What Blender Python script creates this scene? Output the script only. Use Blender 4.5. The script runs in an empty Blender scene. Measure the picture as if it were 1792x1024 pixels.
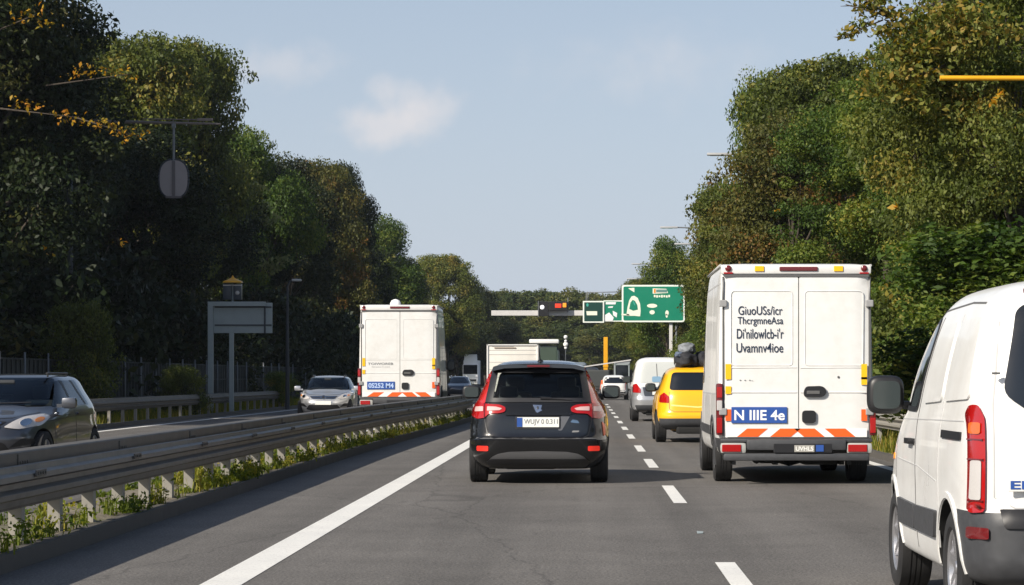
import bpy, bmesh, math, random
import numpy as np
from mathutils import Vector, Matrix
from mathutils.bvhtree import BVHTree
from mathutils.geometry import delaunay_2d_cdt
R = math.radians
scene = bpy.context.scene
COL = scene.collection
F = 4200.0                      # focal length in photo pixels
EYE = 1.4
HAZE = .00012

# ------------------------------------------------------------------ camera, sky, sun
cam_d = bpy.data.cameras.new('camera')
cam_d.sensor_width = 36.0
cam_d.lens = F / 1792 * 36
cam_d.shift_x = -130 / 1792
cam_d.shift_y = 148 / 1792
cam_d.clip_start = 0.5
cam_d.clip_end = 9000
cam = bpy.data.objects.new('camera', cam_d)
COL.objects.link(cam)
cam.location = (0, 0, EYE)
cam.rotation_euler = (R(90), 0, 0)
scene.camera = cam

SUN_EL, SUN_AZ = 34.0, 47.0     # azimuth: degrees from straight behind the camera towards the left
world = bpy.data.worlds.new('World')
scene.world = world
world.use_nodes = True
wn, wl = world.node_tree.nodes, world.node_tree.links
wn.clear()
wo = wn.new('ShaderNodeOutputWorld')
wb = wn.new('ShaderNodeBackground')
wb.inputs['Strength'].default_value = 0.085
sky = wn.new('ShaderNodeTexSky')
sky.sky_type = 'NISHITA'
sky.sun_disc = False
sky.sun_elevation = R(SUN_EL)
sky.sun_rotation = R(180 + SUN_AZ)
sky.air_density = 1.0
sky.dust_density = 1.6
sky.ozone_density = 1.6
tc = wn.new('ShaderNodeTexCoord')
def wcloud(cx, cy, rx, ry, seed, soft):
    """soft cloud round the direction that has slope cx (right) and cy (up) from straight ahead"""
    sep = wn.new('ShaderNodeSeparateXYZ'); wl.new(tc.outputs['Generated'], sep.inputs[0])
    def m(op, a, b=None, c=None):
        n = wn.new('ShaderNodeMath'); n.operation = op
        for i, v in enumerate((a, b, c)):
            if v is None: continue
            if isinstance(v, (int, float)): n.inputs[i].default_value = v
            else: wl.new(v, n.inputs[i])
        return n.outputs[0]
    sx = m('DIVIDE', sep.outputs['X'], m('MAXIMUM', sep.outputs['Y'], .001))
    sz = m('DIVIDE', sep.outputs['Z'], m('MAXIMUM', sep.outputs['Y'], .001))
    comb = wn.new('ShaderNodeCombineXYZ'); wl.new(sx, comb.inputs[0]); wl.new(sz, comb.inputs[1]); comb.inputs[2].default_value = seed
    nz = wn.new('ShaderNodeTexNoise'); nz.inputs['Scale'].default_value = 62; nz.inputs['Detail'].default_value = 5; nz.inputs['Roughness'].default_value = .55
    wl.new(comb.outputs[0], nz.inputs['Vector'])
    dx = m('DIVIDE', m('SUBTRACT', sx, cx), rx); dz = m('DIVIDE', m('SUBTRACT', sz, cy), ry)
    d = m('SQRT', m('ADD', m('MULTIPLY', dx, dx), m('MULTIPLY', dz, dz)))
    v = m('SUBTRACT', m('MULTIPLY_ADD', nz.outputs['Fac'], 1.5, .22), d)
    mr = wn.new('ShaderNodeMapRange'); mr.interpolation_type = 'SMOOTHSTEP'
    mr.inputs['From Min'].default_value = 0; mr.inputs['From Max'].default_value = soft
    wl.new(v, mr.inputs['Value'])
    return m('MULTIPLY', mr.outputs[0], sep.outputs['Y'])
def wmix(fac, a, colour, k):
    mx = wn.new('ShaderNodeMix'); mx.data_type = 'RGBA'
    mm = wn.new('ShaderNodeMath'); mm.operation = 'MULTIPLY'; wl.new(fac, mm.inputs[0]); mm.inputs[1].default_value = k; mm.use_clamp = True
    wl.new(mm.outputs[0], mx.inputs[0]); wl.new(a, mx.inputs[6]); mx.inputs[7].default_value = (*colour, 1)
    return mx.outputs[2]
# thin high veil that evens the blue, then the two soft clouds
vsep = wn.new('ShaderNodeSeparateXYZ'); wl.new(tc.outputs['Generated'], vsep.inputs[0])
vone = wn.new('ShaderNodeMath'); vone.operation = 'SUBTRACT'; vone.inputs[0].default_value = 1.0; vone.use_clamp = True; wl.new(vsep.outputs['Z'], vone.inputs[1])
vpow = wn.new('ShaderNodeMath'); vpow.operation = 'POWER'; vpow.inputs[1].default_value = 3.5; wl.new(vone.outputs[0], vpow.inputs[0])
skyc = wmix(vpow.outputs[0], sky.outputs[0], (5.95, 6.65, 8.0), .84)
CC = (7.9, 7.5, 7.5)
skyc = wmix(wcloud(-.0805, .1050, .0280, .0135, 3.1, .80), skyc, CC, .62)
skyc = wmix(wcloud(-.0690, .1130, .0230, .0160, 4.4, 1.0), skyc, CC, .5)
skyc = wmix(wcloud(-.0840, .1190, .0100, .0090, 2.4, .9), skyc, CC, .36)
skyc = wmix(wcloud(-.1290, .1300, .0330, .0130, 1.2, 1.0), skyc, CC, .35)
skyc = wmix(wcloud(.0300, .1290, .0700, .0250, 5.2, 1.6), skyc, CC, .35)
wl.new(skyc, wb.inputs['Color'])
wl.new(wb.outputs[0], wo.inputs['Surface'])

sun_d = bpy.data.lights.new('sun', 'SUN')
sun_d.energy = 5.0
sun_d.angle = R(0.5)
sun_d.color = (1.0, 0.92, 0.80)
sun = bpy.data.objects.new('sun', sun_d)
COL.objects.link(sun)
tosun = Vector((-math.sin(R(SUN_AZ)) * math.cos(R(SUN_EL)), -math.cos(R(SUN_AZ)) * math.cos(R(SUN_EL)), math.sin(R(SUN_EL))))
sun.rotation_euler = (-tosun).to_track_quat('-Z', 'Y').to_euler()
sun.location = tosun * 50

vs = scene.view_settings
vs.view_transform = 'Standard'; vs.look = 'None'; vs.exposure = 0.30; vs.gamma = 1.0; vs.use_curve_mapping = False
scene.cycles.max_bounces = 6
scene.cycles.diffuse_bounces = 3
scene.cycles.glossy_bounces = 3
scene.cycles.transparent_max_bounces = 8
scene.cycles.transmission_bounces = 3
scene.cycles.volume_bounces = 0
scene.cycles.use_denoising = True
try: scene.cycles.denoising_prefilter = 'ACCURATE'
except Exception: pass

# ------------------------------------------------------------------ materials
MATS = {}
def mat(name, col, rough=.5, metal=0.0, coat=0.0, spec=.5, noise=None, bump=None, emit=None, coatr=.05, dirt=None):
    """noise=(scale, amount) varies the colour; bump=(scale, distance); dirt=(colour, amount) mixes blotches in"""
    if name in MATS: return MATS[name]
    m = bpy.data.materials.new(name); m.use_nodes = True
    n, l = m.node_tree.nodes, m.node_tree.links
    p = n['Principled BSDF']
    p.inputs['Base Color'].default_value = (*col, 1)
    p.inputs['Roughness'].default_value = rough
    p.inputs['Metallic'].default_value = metal
    p.inputs['Coat Weight'].default_value = coat
    p.inputs['Coat Roughness'].default_value = coatr
    p.inputs['Specular IOR Level'].default_value = spec
    t = n.new('ShaderNodeTexCoord')
    src = None
    if noise:
        nz = n.new('ShaderNodeTexNoise'); nz.inputs['Scale'].default_value = noise[0]; nz.inputs['Detail'].default_value = 6
        nz.inputs['Roughness'].default_value = .65
        l.new(t.outputs['Object'], nz.inputs['Vector'])
        mr = n.new('ShaderNodeMapRange'); mr.inputs['From Min'].default_value = .3; mr.inputs['From Max'].default_value = .7
        mr.inputs['To Min'].default_value = 1 - noise[1]; mr.inputs['To Max'].default_value = 1 + noise[1]
        l.new(nz.outputs['Fac'], mr.inputs['Value'])
        mx = n.new('ShaderNodeVectorMath'); mx.operation = 'SCALE'; mx.inputs[0].default_value = col
        l.new(mr.outputs[0], mx.inputs['Scale'])
        src = mx.outputs[0]
        l.new(src, p.inputs['Base Color'])
        mr2 = n.new('ShaderNodeMapRange'); mr2.inputs['From Min'].default_value = .3; mr2.inputs['From Max'].default_value = .7
        mr2.inputs['To Min'].default_value = max(.02, rough * .85); mr2.inputs['To Max'].default_value = min(1, rough * 1.25)
        l.new(nz.outputs['Fac'], mr2.inputs['Value']); l.new(mr2.outputs[0], p.inputs['Roughness'])
    if dirt:
        nz = n.new('ShaderNodeTexNoise'); nz.inputs['Scale'].default_value = dirt[2]; nz.inputs['Detail'].default_value = 8; nz.inputs['Roughness'].default_value = .7
        l.new(t.outputs['Object'], nz.inputs['Vector'])
        mr = n.new('ShaderNodeMapRange'); mr.inputs['From Min'].default_value = .45; mr.inputs['From Max'].default_value = .75
        mr.inputs['To Max'].default_value = dirt[1]; l.new(nz.outputs['Fac'], mr.inputs['Value'])
        mx = n.new('ShaderNodeMix'); mx.data_type = 'RGBA'; l.new(mr.outputs[0], mx.inputs[0])
        if src: l.new(src, mx.inputs[6])
        else: mx.inputs[6].default_value = (*col, 1)
        mx.inputs[7].default_value = (*dirt[0], 1); l.new(mx.outputs[2], p.inputs['Base Color'])
    if bump:
        nb = n.new('ShaderNodeTexNoise'); nb.inputs['Scale'].default_value = bump[0]; nb.inputs['Detail'].default_value = 4
        l.new(t.outputs['Object'], nb.inputs['Vector'])
        b = n.new('ShaderNodeBump'); b.inputs['Distance'].default_value = bump[1]; b.inputs['Strength'].default_value = .6
        l.new(nb.outputs['Fac'], b.inputs['Height']); l.new(b.outputs[0], p.inputs['Normal'])
    if emit:
        p.inputs['Emission Color'].default_value = (*emit[0], 1); p.inputs['Emission Strength'].default_value = emit[1]
    MATS[name] = m
    return m

def glass_mat(name, tint, k):
    """tinted car glass: part see-through, part mirror"""
    m = bpy.data.materials.new(name); m.use_nodes = True
    n, l = m.node_tree.nodes, m.node_tree.links
    n.remove(n['Principled BSDF']); out = n['Material Output']
    tr = n.new('ShaderNodeBsdfTransparent'); tr.inputs[0].default_value = (*tint, 1)
    gl = n.new('ShaderNodeBsdfGlossy'); gl.inputs['Roughness'].default_value = .03; gl.inputs[0].default_value = (.9, .95, 1, 1)
    fr = n.new('ShaderNodeFresnel'); fr.inputs[0].default_value = 1.33
    ad = n.new('ShaderNodeMath'); ad.operation = 'ADD'; ad.inputs[1].default_value = k; ad.use_clamp = True
    l.new(fr.outputs[0], ad.inputs[0])
    mx = n.new('ShaderNodeMixShader'); l.new(ad.outputs[0], mx.inputs[0]); l.new(tr.outputs[0], mx.inputs[1]); l.new(gl.outputs[0], mx.inputs[2])
    l.new(mx.outputs[0], out.inputs[0])
    MATS[name] = m
    return m

def leaf_mat(name, stops, trans=.30):
    m = bpy.data.materials.new(name); m.use_nodes = True
    n, l = m.node_tree.nodes, m.node_tree.links
    n.remove(n['Principled BSDF']); out = n['Material Output']
    at = n.new('ShaderNodeAttribute'); at.attribute_name = 'tint'
    oi = n.new('ShaderNodeObjectInfo')
    ad = n.new('ShaderNodeMath'); ad.operation = 'MULTIPLY_ADD'; ad.inputs[1].default_value = .30
    l.new(oi.outputs['Random'], ad.inputs[0]); l.new(at.outputs['Fac'], ad.inputs[2])
    sb = n.new('ShaderNodeMath'); sb.operation = 'SUBTRACT'; sb.inputs[1].default_value = .15; sb.use_clamp = True; l.new(ad.outputs[0], sb.inputs[0])
    cr = n.new('ShaderNodeValToRGB'); els = cr.color_ramp.elements
    while len(els) < len(stops): els.new(.5)
    for e, (p_, c) in zip(els, stops): e.position = p_; e.color = (*c, 1)
    l.new(sb.outputs[0], cr.inputs[0])
    df = n.new('ShaderNodeBsdfPrincipled'); df.inputs['Roughness'].default_value = .55; df.inputs['Specular IOR Level'].default_value = .22
    tl = n.new('ShaderNodeBsdfTranslucent')
    hs = n.new('ShaderNodeHueSaturation'); hs.inputs['Value'].default_value = 1.5; hs.inputs['Saturation'].default_value = 1.15
    l.new(cr.outputs[0], df.inputs['Base Color']); l.new(cr.outputs[0], hs.inputs['Color']); l.new(hs.outputs[0], tl.inputs[0])
    mx = n.new('ShaderNodeMixShader'); mx.inputs[0].default_value = trans
    l.new(df.outputs[0], mx.inputs[1]); l.new(tl.outputs[0], mx.inputs[2]); l.new(mx.outputs[0], out.inputs[0])
    MATS[name] = m
    return m

WHITE = mat('van_white', (.75, .75, .735), .32, coat=.35, noise=(2.2, .03), dirt=((.42, .38, .32), .30, 2.3))
CREAM = mat('cream_panel', (.76, .735, .68), .4, noise=(2, .03), dirt=((.45, .40, .33), .2, 1.5))
BLACKP = mat('black_paint', (.007, .0072, .008), .25, spec=.35, coat=.40, coatr=.03)
REDP = mat('red_paint', (.50, .018, .014), .25, coat=1.0)
GREYP = mat('grey_metallic', (.085, .09, .105), .32, metal=.65, coat=1.0)
SILVERP = mat('silver_metallic', (.50, .51, .53), .30, metal=.6, coat=.9)
YELLOWP = mat('yellow_paint', (.84, .44, .010), .28, coat=.8)
PLAST = mat('grey_plastic', (.050, .052, .057), .50, noise=(14, .12), bump=(180, .0006))
PLASTD = mat('dark_plastic', (.014, .014, .016), .45)
UNDER = mat('underbody', (.010, .010, .010), .85)
RUBBER = mat('tyre_rubber', (.016, .016, .017), .78, noise=(6, .25), bump=(60, .001))
RIM = mat('rim_silver', (.50, .50, .52), .30, metal=.8, noise=(8, .1))
CHROME = mat('chrome', (.75, .76, .78), .12, metal=1)
GLASSD = mat('dark_glass', (.006, .008, .010), .04, spec=.8, coat=.4)
MIRG = mat('mirror_glass', (.035, .045, .045), .12, spec=.6)
GLASSL = mat('pale_glass', (.10, .12, .14), .06, spec=.9)
REDL = mat('red_lens', (.36, .006, .006), .14, coat=.8)
REDLD = mat('dark_red_lens', (.13, .008, .010), .14, coat=.8)
REDGLOW = mat('lit_red_lens', (.75, .02, .015), .2, emit=((1, .06, .03), .35))  # faint emission stands in for light thrown back by the bumper reflectors
CLEARL = mat('clear_lens', (.50, .48, .47), .10, coat=.8)
AMBERL = mat('amber_lens', (.85, .26, .01), .15, coat=.8)
YREF = mat('yellow_reflector', (.88, .50, .01), .35)
OREF = mat('orange_reflector', (.85, .12, .015), .35)
WREF = mat('white_reflector', (.82, .82, .82), .35)
BLUEP = mat('blue_plate', (.028, .085, .33), .35)
PLATE = mat('plate_white', (.80, .80, .76), .4, noise=(30, .05))
INK = mat('navy_ink', (.020, .032, .060), .5)
INKG = mat('grey_ink', (.16, .17, .18), .5)
INKW = mat('white_ink', (.85, .86, .88), .5)
SEAM = mat('seam', (.10, .10, .10), .7)
SEAML = mat('pale_seam', (.42, .42, .42), .6)
STEEL = mat('galvanised_steel', (.095, .088, .078), .55, metal=.15, noise=(3.2, .28), dirt=((.085, .08, .07), .6, 2.3))
STEELB = mat('galvanised_beam', (.165, .155, .14), .5, metal=.2, noise=(3.2, .25), dirt=((.08, .07, .06), .6, 2.6))  # lighter copy of the rail steel; beam highlight is put into its colour
POST = mat('post_steel', (.30, .285, .25), .6, metal=.1, noise=(5, .15), dirt=((.17, .15, .12), .5, 5))
POLE = mat('pole_grey', (.16, .17, .18), .55, noise=(3, .15))
DPOLE = mat('pole_dark', (.035, .042, .052), .6)
SIGNG = mat('sign_green', (.004, .20, .115), .40, noise=(1.5, .05))
SIGNGD = mat('sign_dark_green', (.006, .045, .035), .45)
SIGNW = mat('sign_white', (.80, .84, .78), .45)
SIGNBK = mat('sign_back', (.30, .345, .35), .5, noise=(2, .08))
BEAM = mat('beam_white', (.58, .57, .56), .5, noise=(1, .08))
YPOLE = mat('yellow_metal', (.75, .36, .01), .4, noise=(3, .08))
BARK = mat('bark', (.055, .043, .032), .9, noise=(5, .35), bump=(14, .03))
FENCE = mat('fence_dark', (.018, .024, .024), .75, noise=(3, .2))
KERB = mat('kerb_stone', (.085, .078, .068), .8, noise=(3, .2), bump=(40, .003), dirt=((.07, .065, .055), .6, 5))
FABRIC = mat('bag_grey', (.20, .215, .235), .8, noise=(6, .15))
FABRICD = mat('bag_dark', (.016, .017, .022), .8)
SEATM = mat('seat_cloth', (.030, .033, .038), .85)
GLASSB = glass_mat('tinted_glass', (.78, .84, .80), .0)

LG = leaf_mat('leaves_green', [(0, (.026, .052, .010)), (.3, (.064, .108, .018)), (.65, (.145, .180, .030)), (.85, (.23, .22, .042)), (1, (.30, .22, .045))])
LD = leaf_mat('leaves_dark', [(0, (.008, .016, .005)), (.4, (.015, .026, .007)), (.75, (.034, .044, .010)), (1, (.085, .075, .016))], .15)  # darker leaf colour stands in for shade in the left wood
LO = leaf_mat('leaves_olive', [(0, (.042, .056, .012)), (.35, (.092, .118, .024)), (.7, (.170, .178, .036)), (1, (.27, .19, .04))])
LR = leaf_mat('leaves_russet', [(0, (.045, .055, .014)), (.45, (.105, .105, .025)), (.75, (.17, .115, .030)), (1, (.21, .085, .028))])
LY = leaf_mat('leaves_yellow', [(0, (.16, .14, .015)), (.5, (.38, .23, .012)), (1, (.48, .19, .015))], .30)
LP = leaf_mat('leaves_pale', [(0, (.075, .100, .025)), (.5, (.17, .19, .065)), (1, (.27, .28, .12))], .25)
LW = leaf_mat('weeds', [(0, (.050, .085, .012)), (.4, (.14, .17, .022)), (.75, (.27, .25, .035)), (1, (.34, .25, .06))], .4)
LF = leaf_mat('leaves_far', [(0, (.035, .055, .016)), (.5, (.085, .105, .028)), (1, (.15, .14, .04))])

def asphalt():
    m = bpy.data.materials.new('asphalt'); m.use_nodes = True
    n, l = m.node_tree.nodes, m.node_tree.links; p = n['Principled BSDF']
    t = n.new('ShaderNodeTexCoord')
    def noise(s, d, sc=(1, 1, 1), r=.6):
        mp = n.new('ShaderNodeMapping'); mp.inputs['Scale'].default_value = sc; l.new(t.outputs['Object'], mp.inputs[0])
        z = n.new('ShaderNodeTexNoise'); z.inputs['Scale'].default_value = s; z.inputs['Detail'].default_value = d; z.inputs['Roughness'].default_value = r
        l.new(mp.outputs[0], z.inputs['Vector']); return z.outputs['Fac']
    def rng(v, a, b, c, d):
        r = n.new('ShaderNodeMapRange'); r.inputs['From Min'].default_value = a; r.inputs['From Max'].default_value = b
        r.inputs['To Min'].default_value = c; r.inputs['To Max'].default_value = d; l.new(v, r.inputs['Value']); return r.outputs[0]
    def mul(a, b):
        k = n.new('ShaderNodeMath'); k.operation = 'MULTIPLY'; l.new(a, k.inputs[0]); l.new(b, k.inputs[1]); return k.outputs[0]
    big = rng(noise(.35, 3), .3, .7, .90, 1.10)
    streak = rng(noise(1.6, 3, (1, .02, 1)), .3, .7, .86, 1.13)
    patch = rng(noise(1.3, 5), .35, .65, .93, 1.07)
    fine = rng(noise(48, 2, r=.9), .3, .7, .40, 1.6)
    grain = rng(noise(19, 3, r=.8), .3, .7, .78, 1.22)
    v = n.new('ShaderNodeTexVoronoi'); v.inputs['Scale'].default_value = 46; l.new(t.outputs['Object'], v.inputs['Vector'])
    stone = rng(v.outputs['Distance'], 0, .35, 1.4, .95)
    # tar-sealed cracks: thin edges of a very large voronoi, bent by noise
    mp = n.new('ShaderNodeMapping'); mp.inputs['Scale'].default_value = (.30, .055, 1); l.new(t.outputs['Object'], mp.inputs[0])
    nzc = n.new('ShaderNodeTexNoise'); nzc.inputs['Scale'].default_value = 1.7; nzc.inputs['Detail'].default_value = 5; l.new(t.outputs['Object'], nzc.inputs['Vector'])
    adv = n.new('ShaderNodeVectorMath'); adv.operation = 'MULTIPLY_ADD'; adv.inputs[1].default_value = (.10, .10, 0)
    l.new(nzc.outputs['Color'], adv.inputs[0]); l.new(mp.outputs[0], adv.inputs[2])
    vc = n.new('ShaderNodeTexVoronoi'); vc.feature = 'DISTANCE_TO_EDGE'; vc.inputs['Scale'].default_value = 1.0; l.new(adv.outputs[0], vc.inputs['Vector'])
    crack = rng(vc.outputs['Distance'], 0, .006, .72, 1.0)
    sx = n.new('ShaderNodeSeparateXYZ'); l.new(t.outputs['Object'], sx.inputs[0])
    def mth(op, a, b):
        k = n.new('ShaderNodeMath'); k.operation = op
        if isinstance(a, float): k.inputs[0].default_value = a
        else: l.new(a, k.inputs[0])
        if isinstance(b, float): k.inputs[1].default_value = b
        elif b is not None: l.new(b, k.inputs[1])
        return k.outputs[0]
    ph = mth('ADD', mth('MULTIPLY', mth('ADD', sx.outputs['X'], -.15), 2 * math.pi / 1.80), mth('MULTIPLY', noise(.12, 2), 1.2))
    tracks = rng(mth('COSINE', ph, None), -1, 1, .87, 1.08)
    oil = rng(noise(2.6, 4, (1, .22, 1), .7), .60, .72, 1.0, .80)
    big = mul(big, mul(tracks, oil))
    f = mul(mul(mul(big, streak), mul(patch, fine)), mul(mul(stone, grain), crack))
    sc = n.new('ShaderNodeVectorMath'); sc.operation = 'SCALE'; sc.inputs[0].default_value = (.132, .124, .115); l.new(f, sc.inputs['Scale'])
    l.new(sc.outputs[0], p.inputs['Base Color'])
    p.inputs['Roughness'].default_value = .85; p.inputs['Specular IOR Level'].default_value = .3
    b = n.new('ShaderNodeBump'); b.inputs['Distance'].default_value = .004; b.inputs['Strength'].default_value = .7; l.new(v.outputs['Distance'], b.inputs['Height'])
    l.new(b.outputs[0], p.inputs['Normal'])
    MATS['asphalt'] = m
    return m
ASPH = asphalt()
def paintmark():
    m = mat('road_paint', (.74, .73, .69), .6, noise=(1.2, .06), bump=(40, .001))
    n, l = m.node_tree.nodes, m.node_tree.links
    t = n.new('ShaderNodeTexCoord'); z = n.new('ShaderNodeTexNoise'); z.inputs['Scale'].default_value = 34; z.inputs['Detail'].default_value = 8; z.inputs['Roughness'].default_value = .8
    l.new(t.outputs['Object'], z.inputs['Vector'])
    r = n.new('ShaderNodeMapRange'); r.inputs['From Min'].default_value = .54; r.inputs['From Max'].default_value = .68; l.new(z.outputs['Fac'], r.inputs['Value'])
    k = n.new('ShaderNodeMath'); k.operation = 'MULTIPLY'; k.inputs[1].default_value = .75; l.new(r.outputs[0], k.inputs[0])
    p = n['Principled BSDF']; old = p.inputs['Base Color'].links[0].from_socket
    mx = n.new('ShaderNodeMix'); mx.data_type = 'RGBA'; l.new(k.outputs[0], mx.inputs[0]); l.new(old, mx.inputs[6]); mx.inputs[7].default_value = (.13, .125, .12, 1)
    l.new(mx.outputs[2], p.inputs['Base Color'])
    return m
MARK = paintmark()
SOIL = mat('soil_and_grit', (.17, .145, .11), .95, noise=(6, .35), bump=(20, .02), dirt=((.09, .11, .035), .7, 2.0))
VERGE = mat('verge_grass', (.055, .070, .022), .95, noise=(2.0, .35), bump=(8, .05), dirt=((.11, .09, .045), .7, .8))

# ------------------------------------------------------------------ object helpers
def P(px, py, d):
    return Vector(((px - 1026) * d / F, d, EYE + (660 - py) * d / F))

def tag(o, label=None, cat=None, group=None, kind=None):
    if label: o['label'] = label
    if cat: o['category'] = cat
    if group: o['group'] = group
    if kind: o['kind'] = kind
    return o

def thing(name, loc, label, cat, group=None, rz=0, kind=None):
    o = bpy.data.objects.new(name, None); COL.objects.link(o)
    o.location = loc; o.rotation_euler = (0, 0, rz); o.empty_display_size = .2
    return tag(o, label, cat, group, kind)

def link(name, me, m, parent=None, smooth=False, sharp=None):
    if not isinstance(m, (list, tuple)): m = [m]
    if len(me.materials) == 0:
        for x in m: me.materials.append(x)
    if smooth:
        me.polygons.foreach_set('use_smooth', [True] * len(me.polygons))
        if sharp is not None: me.set_sharp_from_angle(angle=R(sharp))
    o = bpy.data.objects.new(name, me); COL.objects.link(o)
    if parent is not None: o.parent = parent
    return o

def children(o):
    return [c for c in bpy.data.objects if c.parent == o]

def copy_tree(o, kids, parent=None):
    c = o.copy(); COL.objects.link(c); c.parent = parent
    for ch in kids.get(o.name, []): copy_tree(ch, kids, c)
    return c
def kid_map(root):
    kids = {}
    for c in bpy.data.objects:
        if c.parent: kids.setdefault(c.parent.name, []).append(c)
    return kids

class MB:
    """collects shapes into one mesh"""
    def __init__(s): s.bm = bmesh.new()
    def box(s, c, d, rz=0, bev=0.0, mi=0, rot=None):
        r = bmesh.ops.create_cube(s.bm, size=1.0)
        vs_ = r['verts']
        M = Matrix.Translation(c) @ (rot if rot is not None else Matrix.Rotation(rz, 4, 'Z')) @ Matrix.Diagonal((*d, 1))
        bmesh.ops.transform(s.bm, matrix=M, verts=vs_)
        fs = {f for v in vs_ for f in v.link_faces}
        for f in fs: f.material_index = mi
        if bev > 0:
            es = {e for v in vs_ for e in v.link_edges}
            rr = bmesh.ops.bevel(s.bm, geom=list(es), offset=min(bev, min(d) * .45), segments=2, affect='EDGES', profile=.6)
            for f in rr['faces']: f.material_index = mi
        return s
    def tube(s, a, b, r1, r2=None, n=12, mi=0, caps=True):
        a, b = Vector(a), Vector(b); r2 = r1 if r2 is None else r2
        q = (b - a).to_track_quat('Z', 'Y'); ra, rb = [], []
        for i in range(n):
            t = 2 * math.pi * i / n; d = q @ Vector((math.cos(t), math.sin(t), 0))
            ra.append(s.bm.verts.new(a + d * r1)); rb.append(s.bm.verts.new(b + d * r2))
        for i in range(n):
            f = s.bm.faces.new((ra[i], ra[(i + 1) % n], rb[(i + 1) % n], rb[i])); f.material_index = mi; f.smooth = True
        if caps:
            f = s.bm.faces.new(ra[::-1]); f.material_index = mi
            f = s.bm.faces.new(rb); f.material_index = mi
        return s
    def path(s, pts, r, n=8, mi=0):
        for a, b in zip(pts[:-1], pts[1:]): s.tube(a, b, r if not isinstance(r, (list, tuple)) else r[0], n=n, mi=mi)
        return s
    def lathe(s, prof, origin=(0, 0, 0), axis='X', n=48, mi=0):
        """prof: (along, radius) pairs, open or closed list"""
        o = Vector(origin); rings = []
        for (a, r) in prof:
            ring = []
            for i in range(n):
                t = 2 * math.pi * i / n; c, sn = math.cos(t) * r, math.sin(t) * r
                v = {'X': (a, c, sn), 'Y': (c, a, sn), 'Z': (c, sn, a)}[axis]
                ring.append(s.bm.verts.new(o + Vector(v)))
            rings.append(ring)
        for A, B in zip(rings[:-1], rings[1:]):
            for i in range(n):
                f = s.bm.faces.new((A[i], A[(i + 1) % n], B[(i + 1) % n], B[i])); f.material_index = mi; f.smooth = True
        return s
    def poly(s, pts, thick, mi=0):
        """pts: 3D outline; thick: vector to extrude by"""
        a = [s.bm.verts.new(Vector(p)) for p in pts]; t = Vector(thick); b = [s.bm.verts.new(Vector(p) + t) for p in pts]
        n = len(a)
        s.bm.faces.new(a).material_index = mi; s.bm.faces.new(b[::-1]).material_index = mi
        for i in range(n): s.bm.faces.new((a[i], b[i], b[(i + 1) % n], a[(i + 1) % n])).material_index = mi
        return s
    def build(s, name, m, parent=None, smooth=False, sharp=None, loc=None):
        bmesh.ops.recalc_face_normals(s.bm, faces=s.bm.faces)
        me = bpy.data.meshes.new(name); s.bm.to_mesh(me); s.bm.free()
        o = link(name, me, m, parent, smooth, sharp)
        if loc is not None: o.location = loc
        return o

def pydata(name, v, f):
    me = bpy.data.meshes.new(name); me.from_pydata(v, [], f); me.update(); return me

def rpoly(pts, r, n=4):
    """round the corners of a 2D polygon"""
    out = []; N = len(pts)
    for i in range(N):
        p0, p1, p2 = Vector(pts[i - 1]), Vector(pts[i]), Vector(pts[(i + 1) % N])
        rr = r[i] if isinstance(r, (list, tuple)) else r
        a, b = p0 - p1, p2 - p1
        k = min(rr, a.length * .48, b.length * .48)
        if k < 1e-4: out.append(tuple(p1)); continue
        A, B = p1 + a.normalized() * k, p1 + b.normalized() * k
        for j in range(n + 1):
            t = j / n; q = A * (1 - t) ** 2 + p1 * 2 * t * (1 - t) + B * t * t; out.append((q.x, q.y))
    return out
def rrect(x0, x1, z0, z1, r): return rpoly([(x0, z0), (x1, z0), (x1, z1), (x0, z1)], r)

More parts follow.
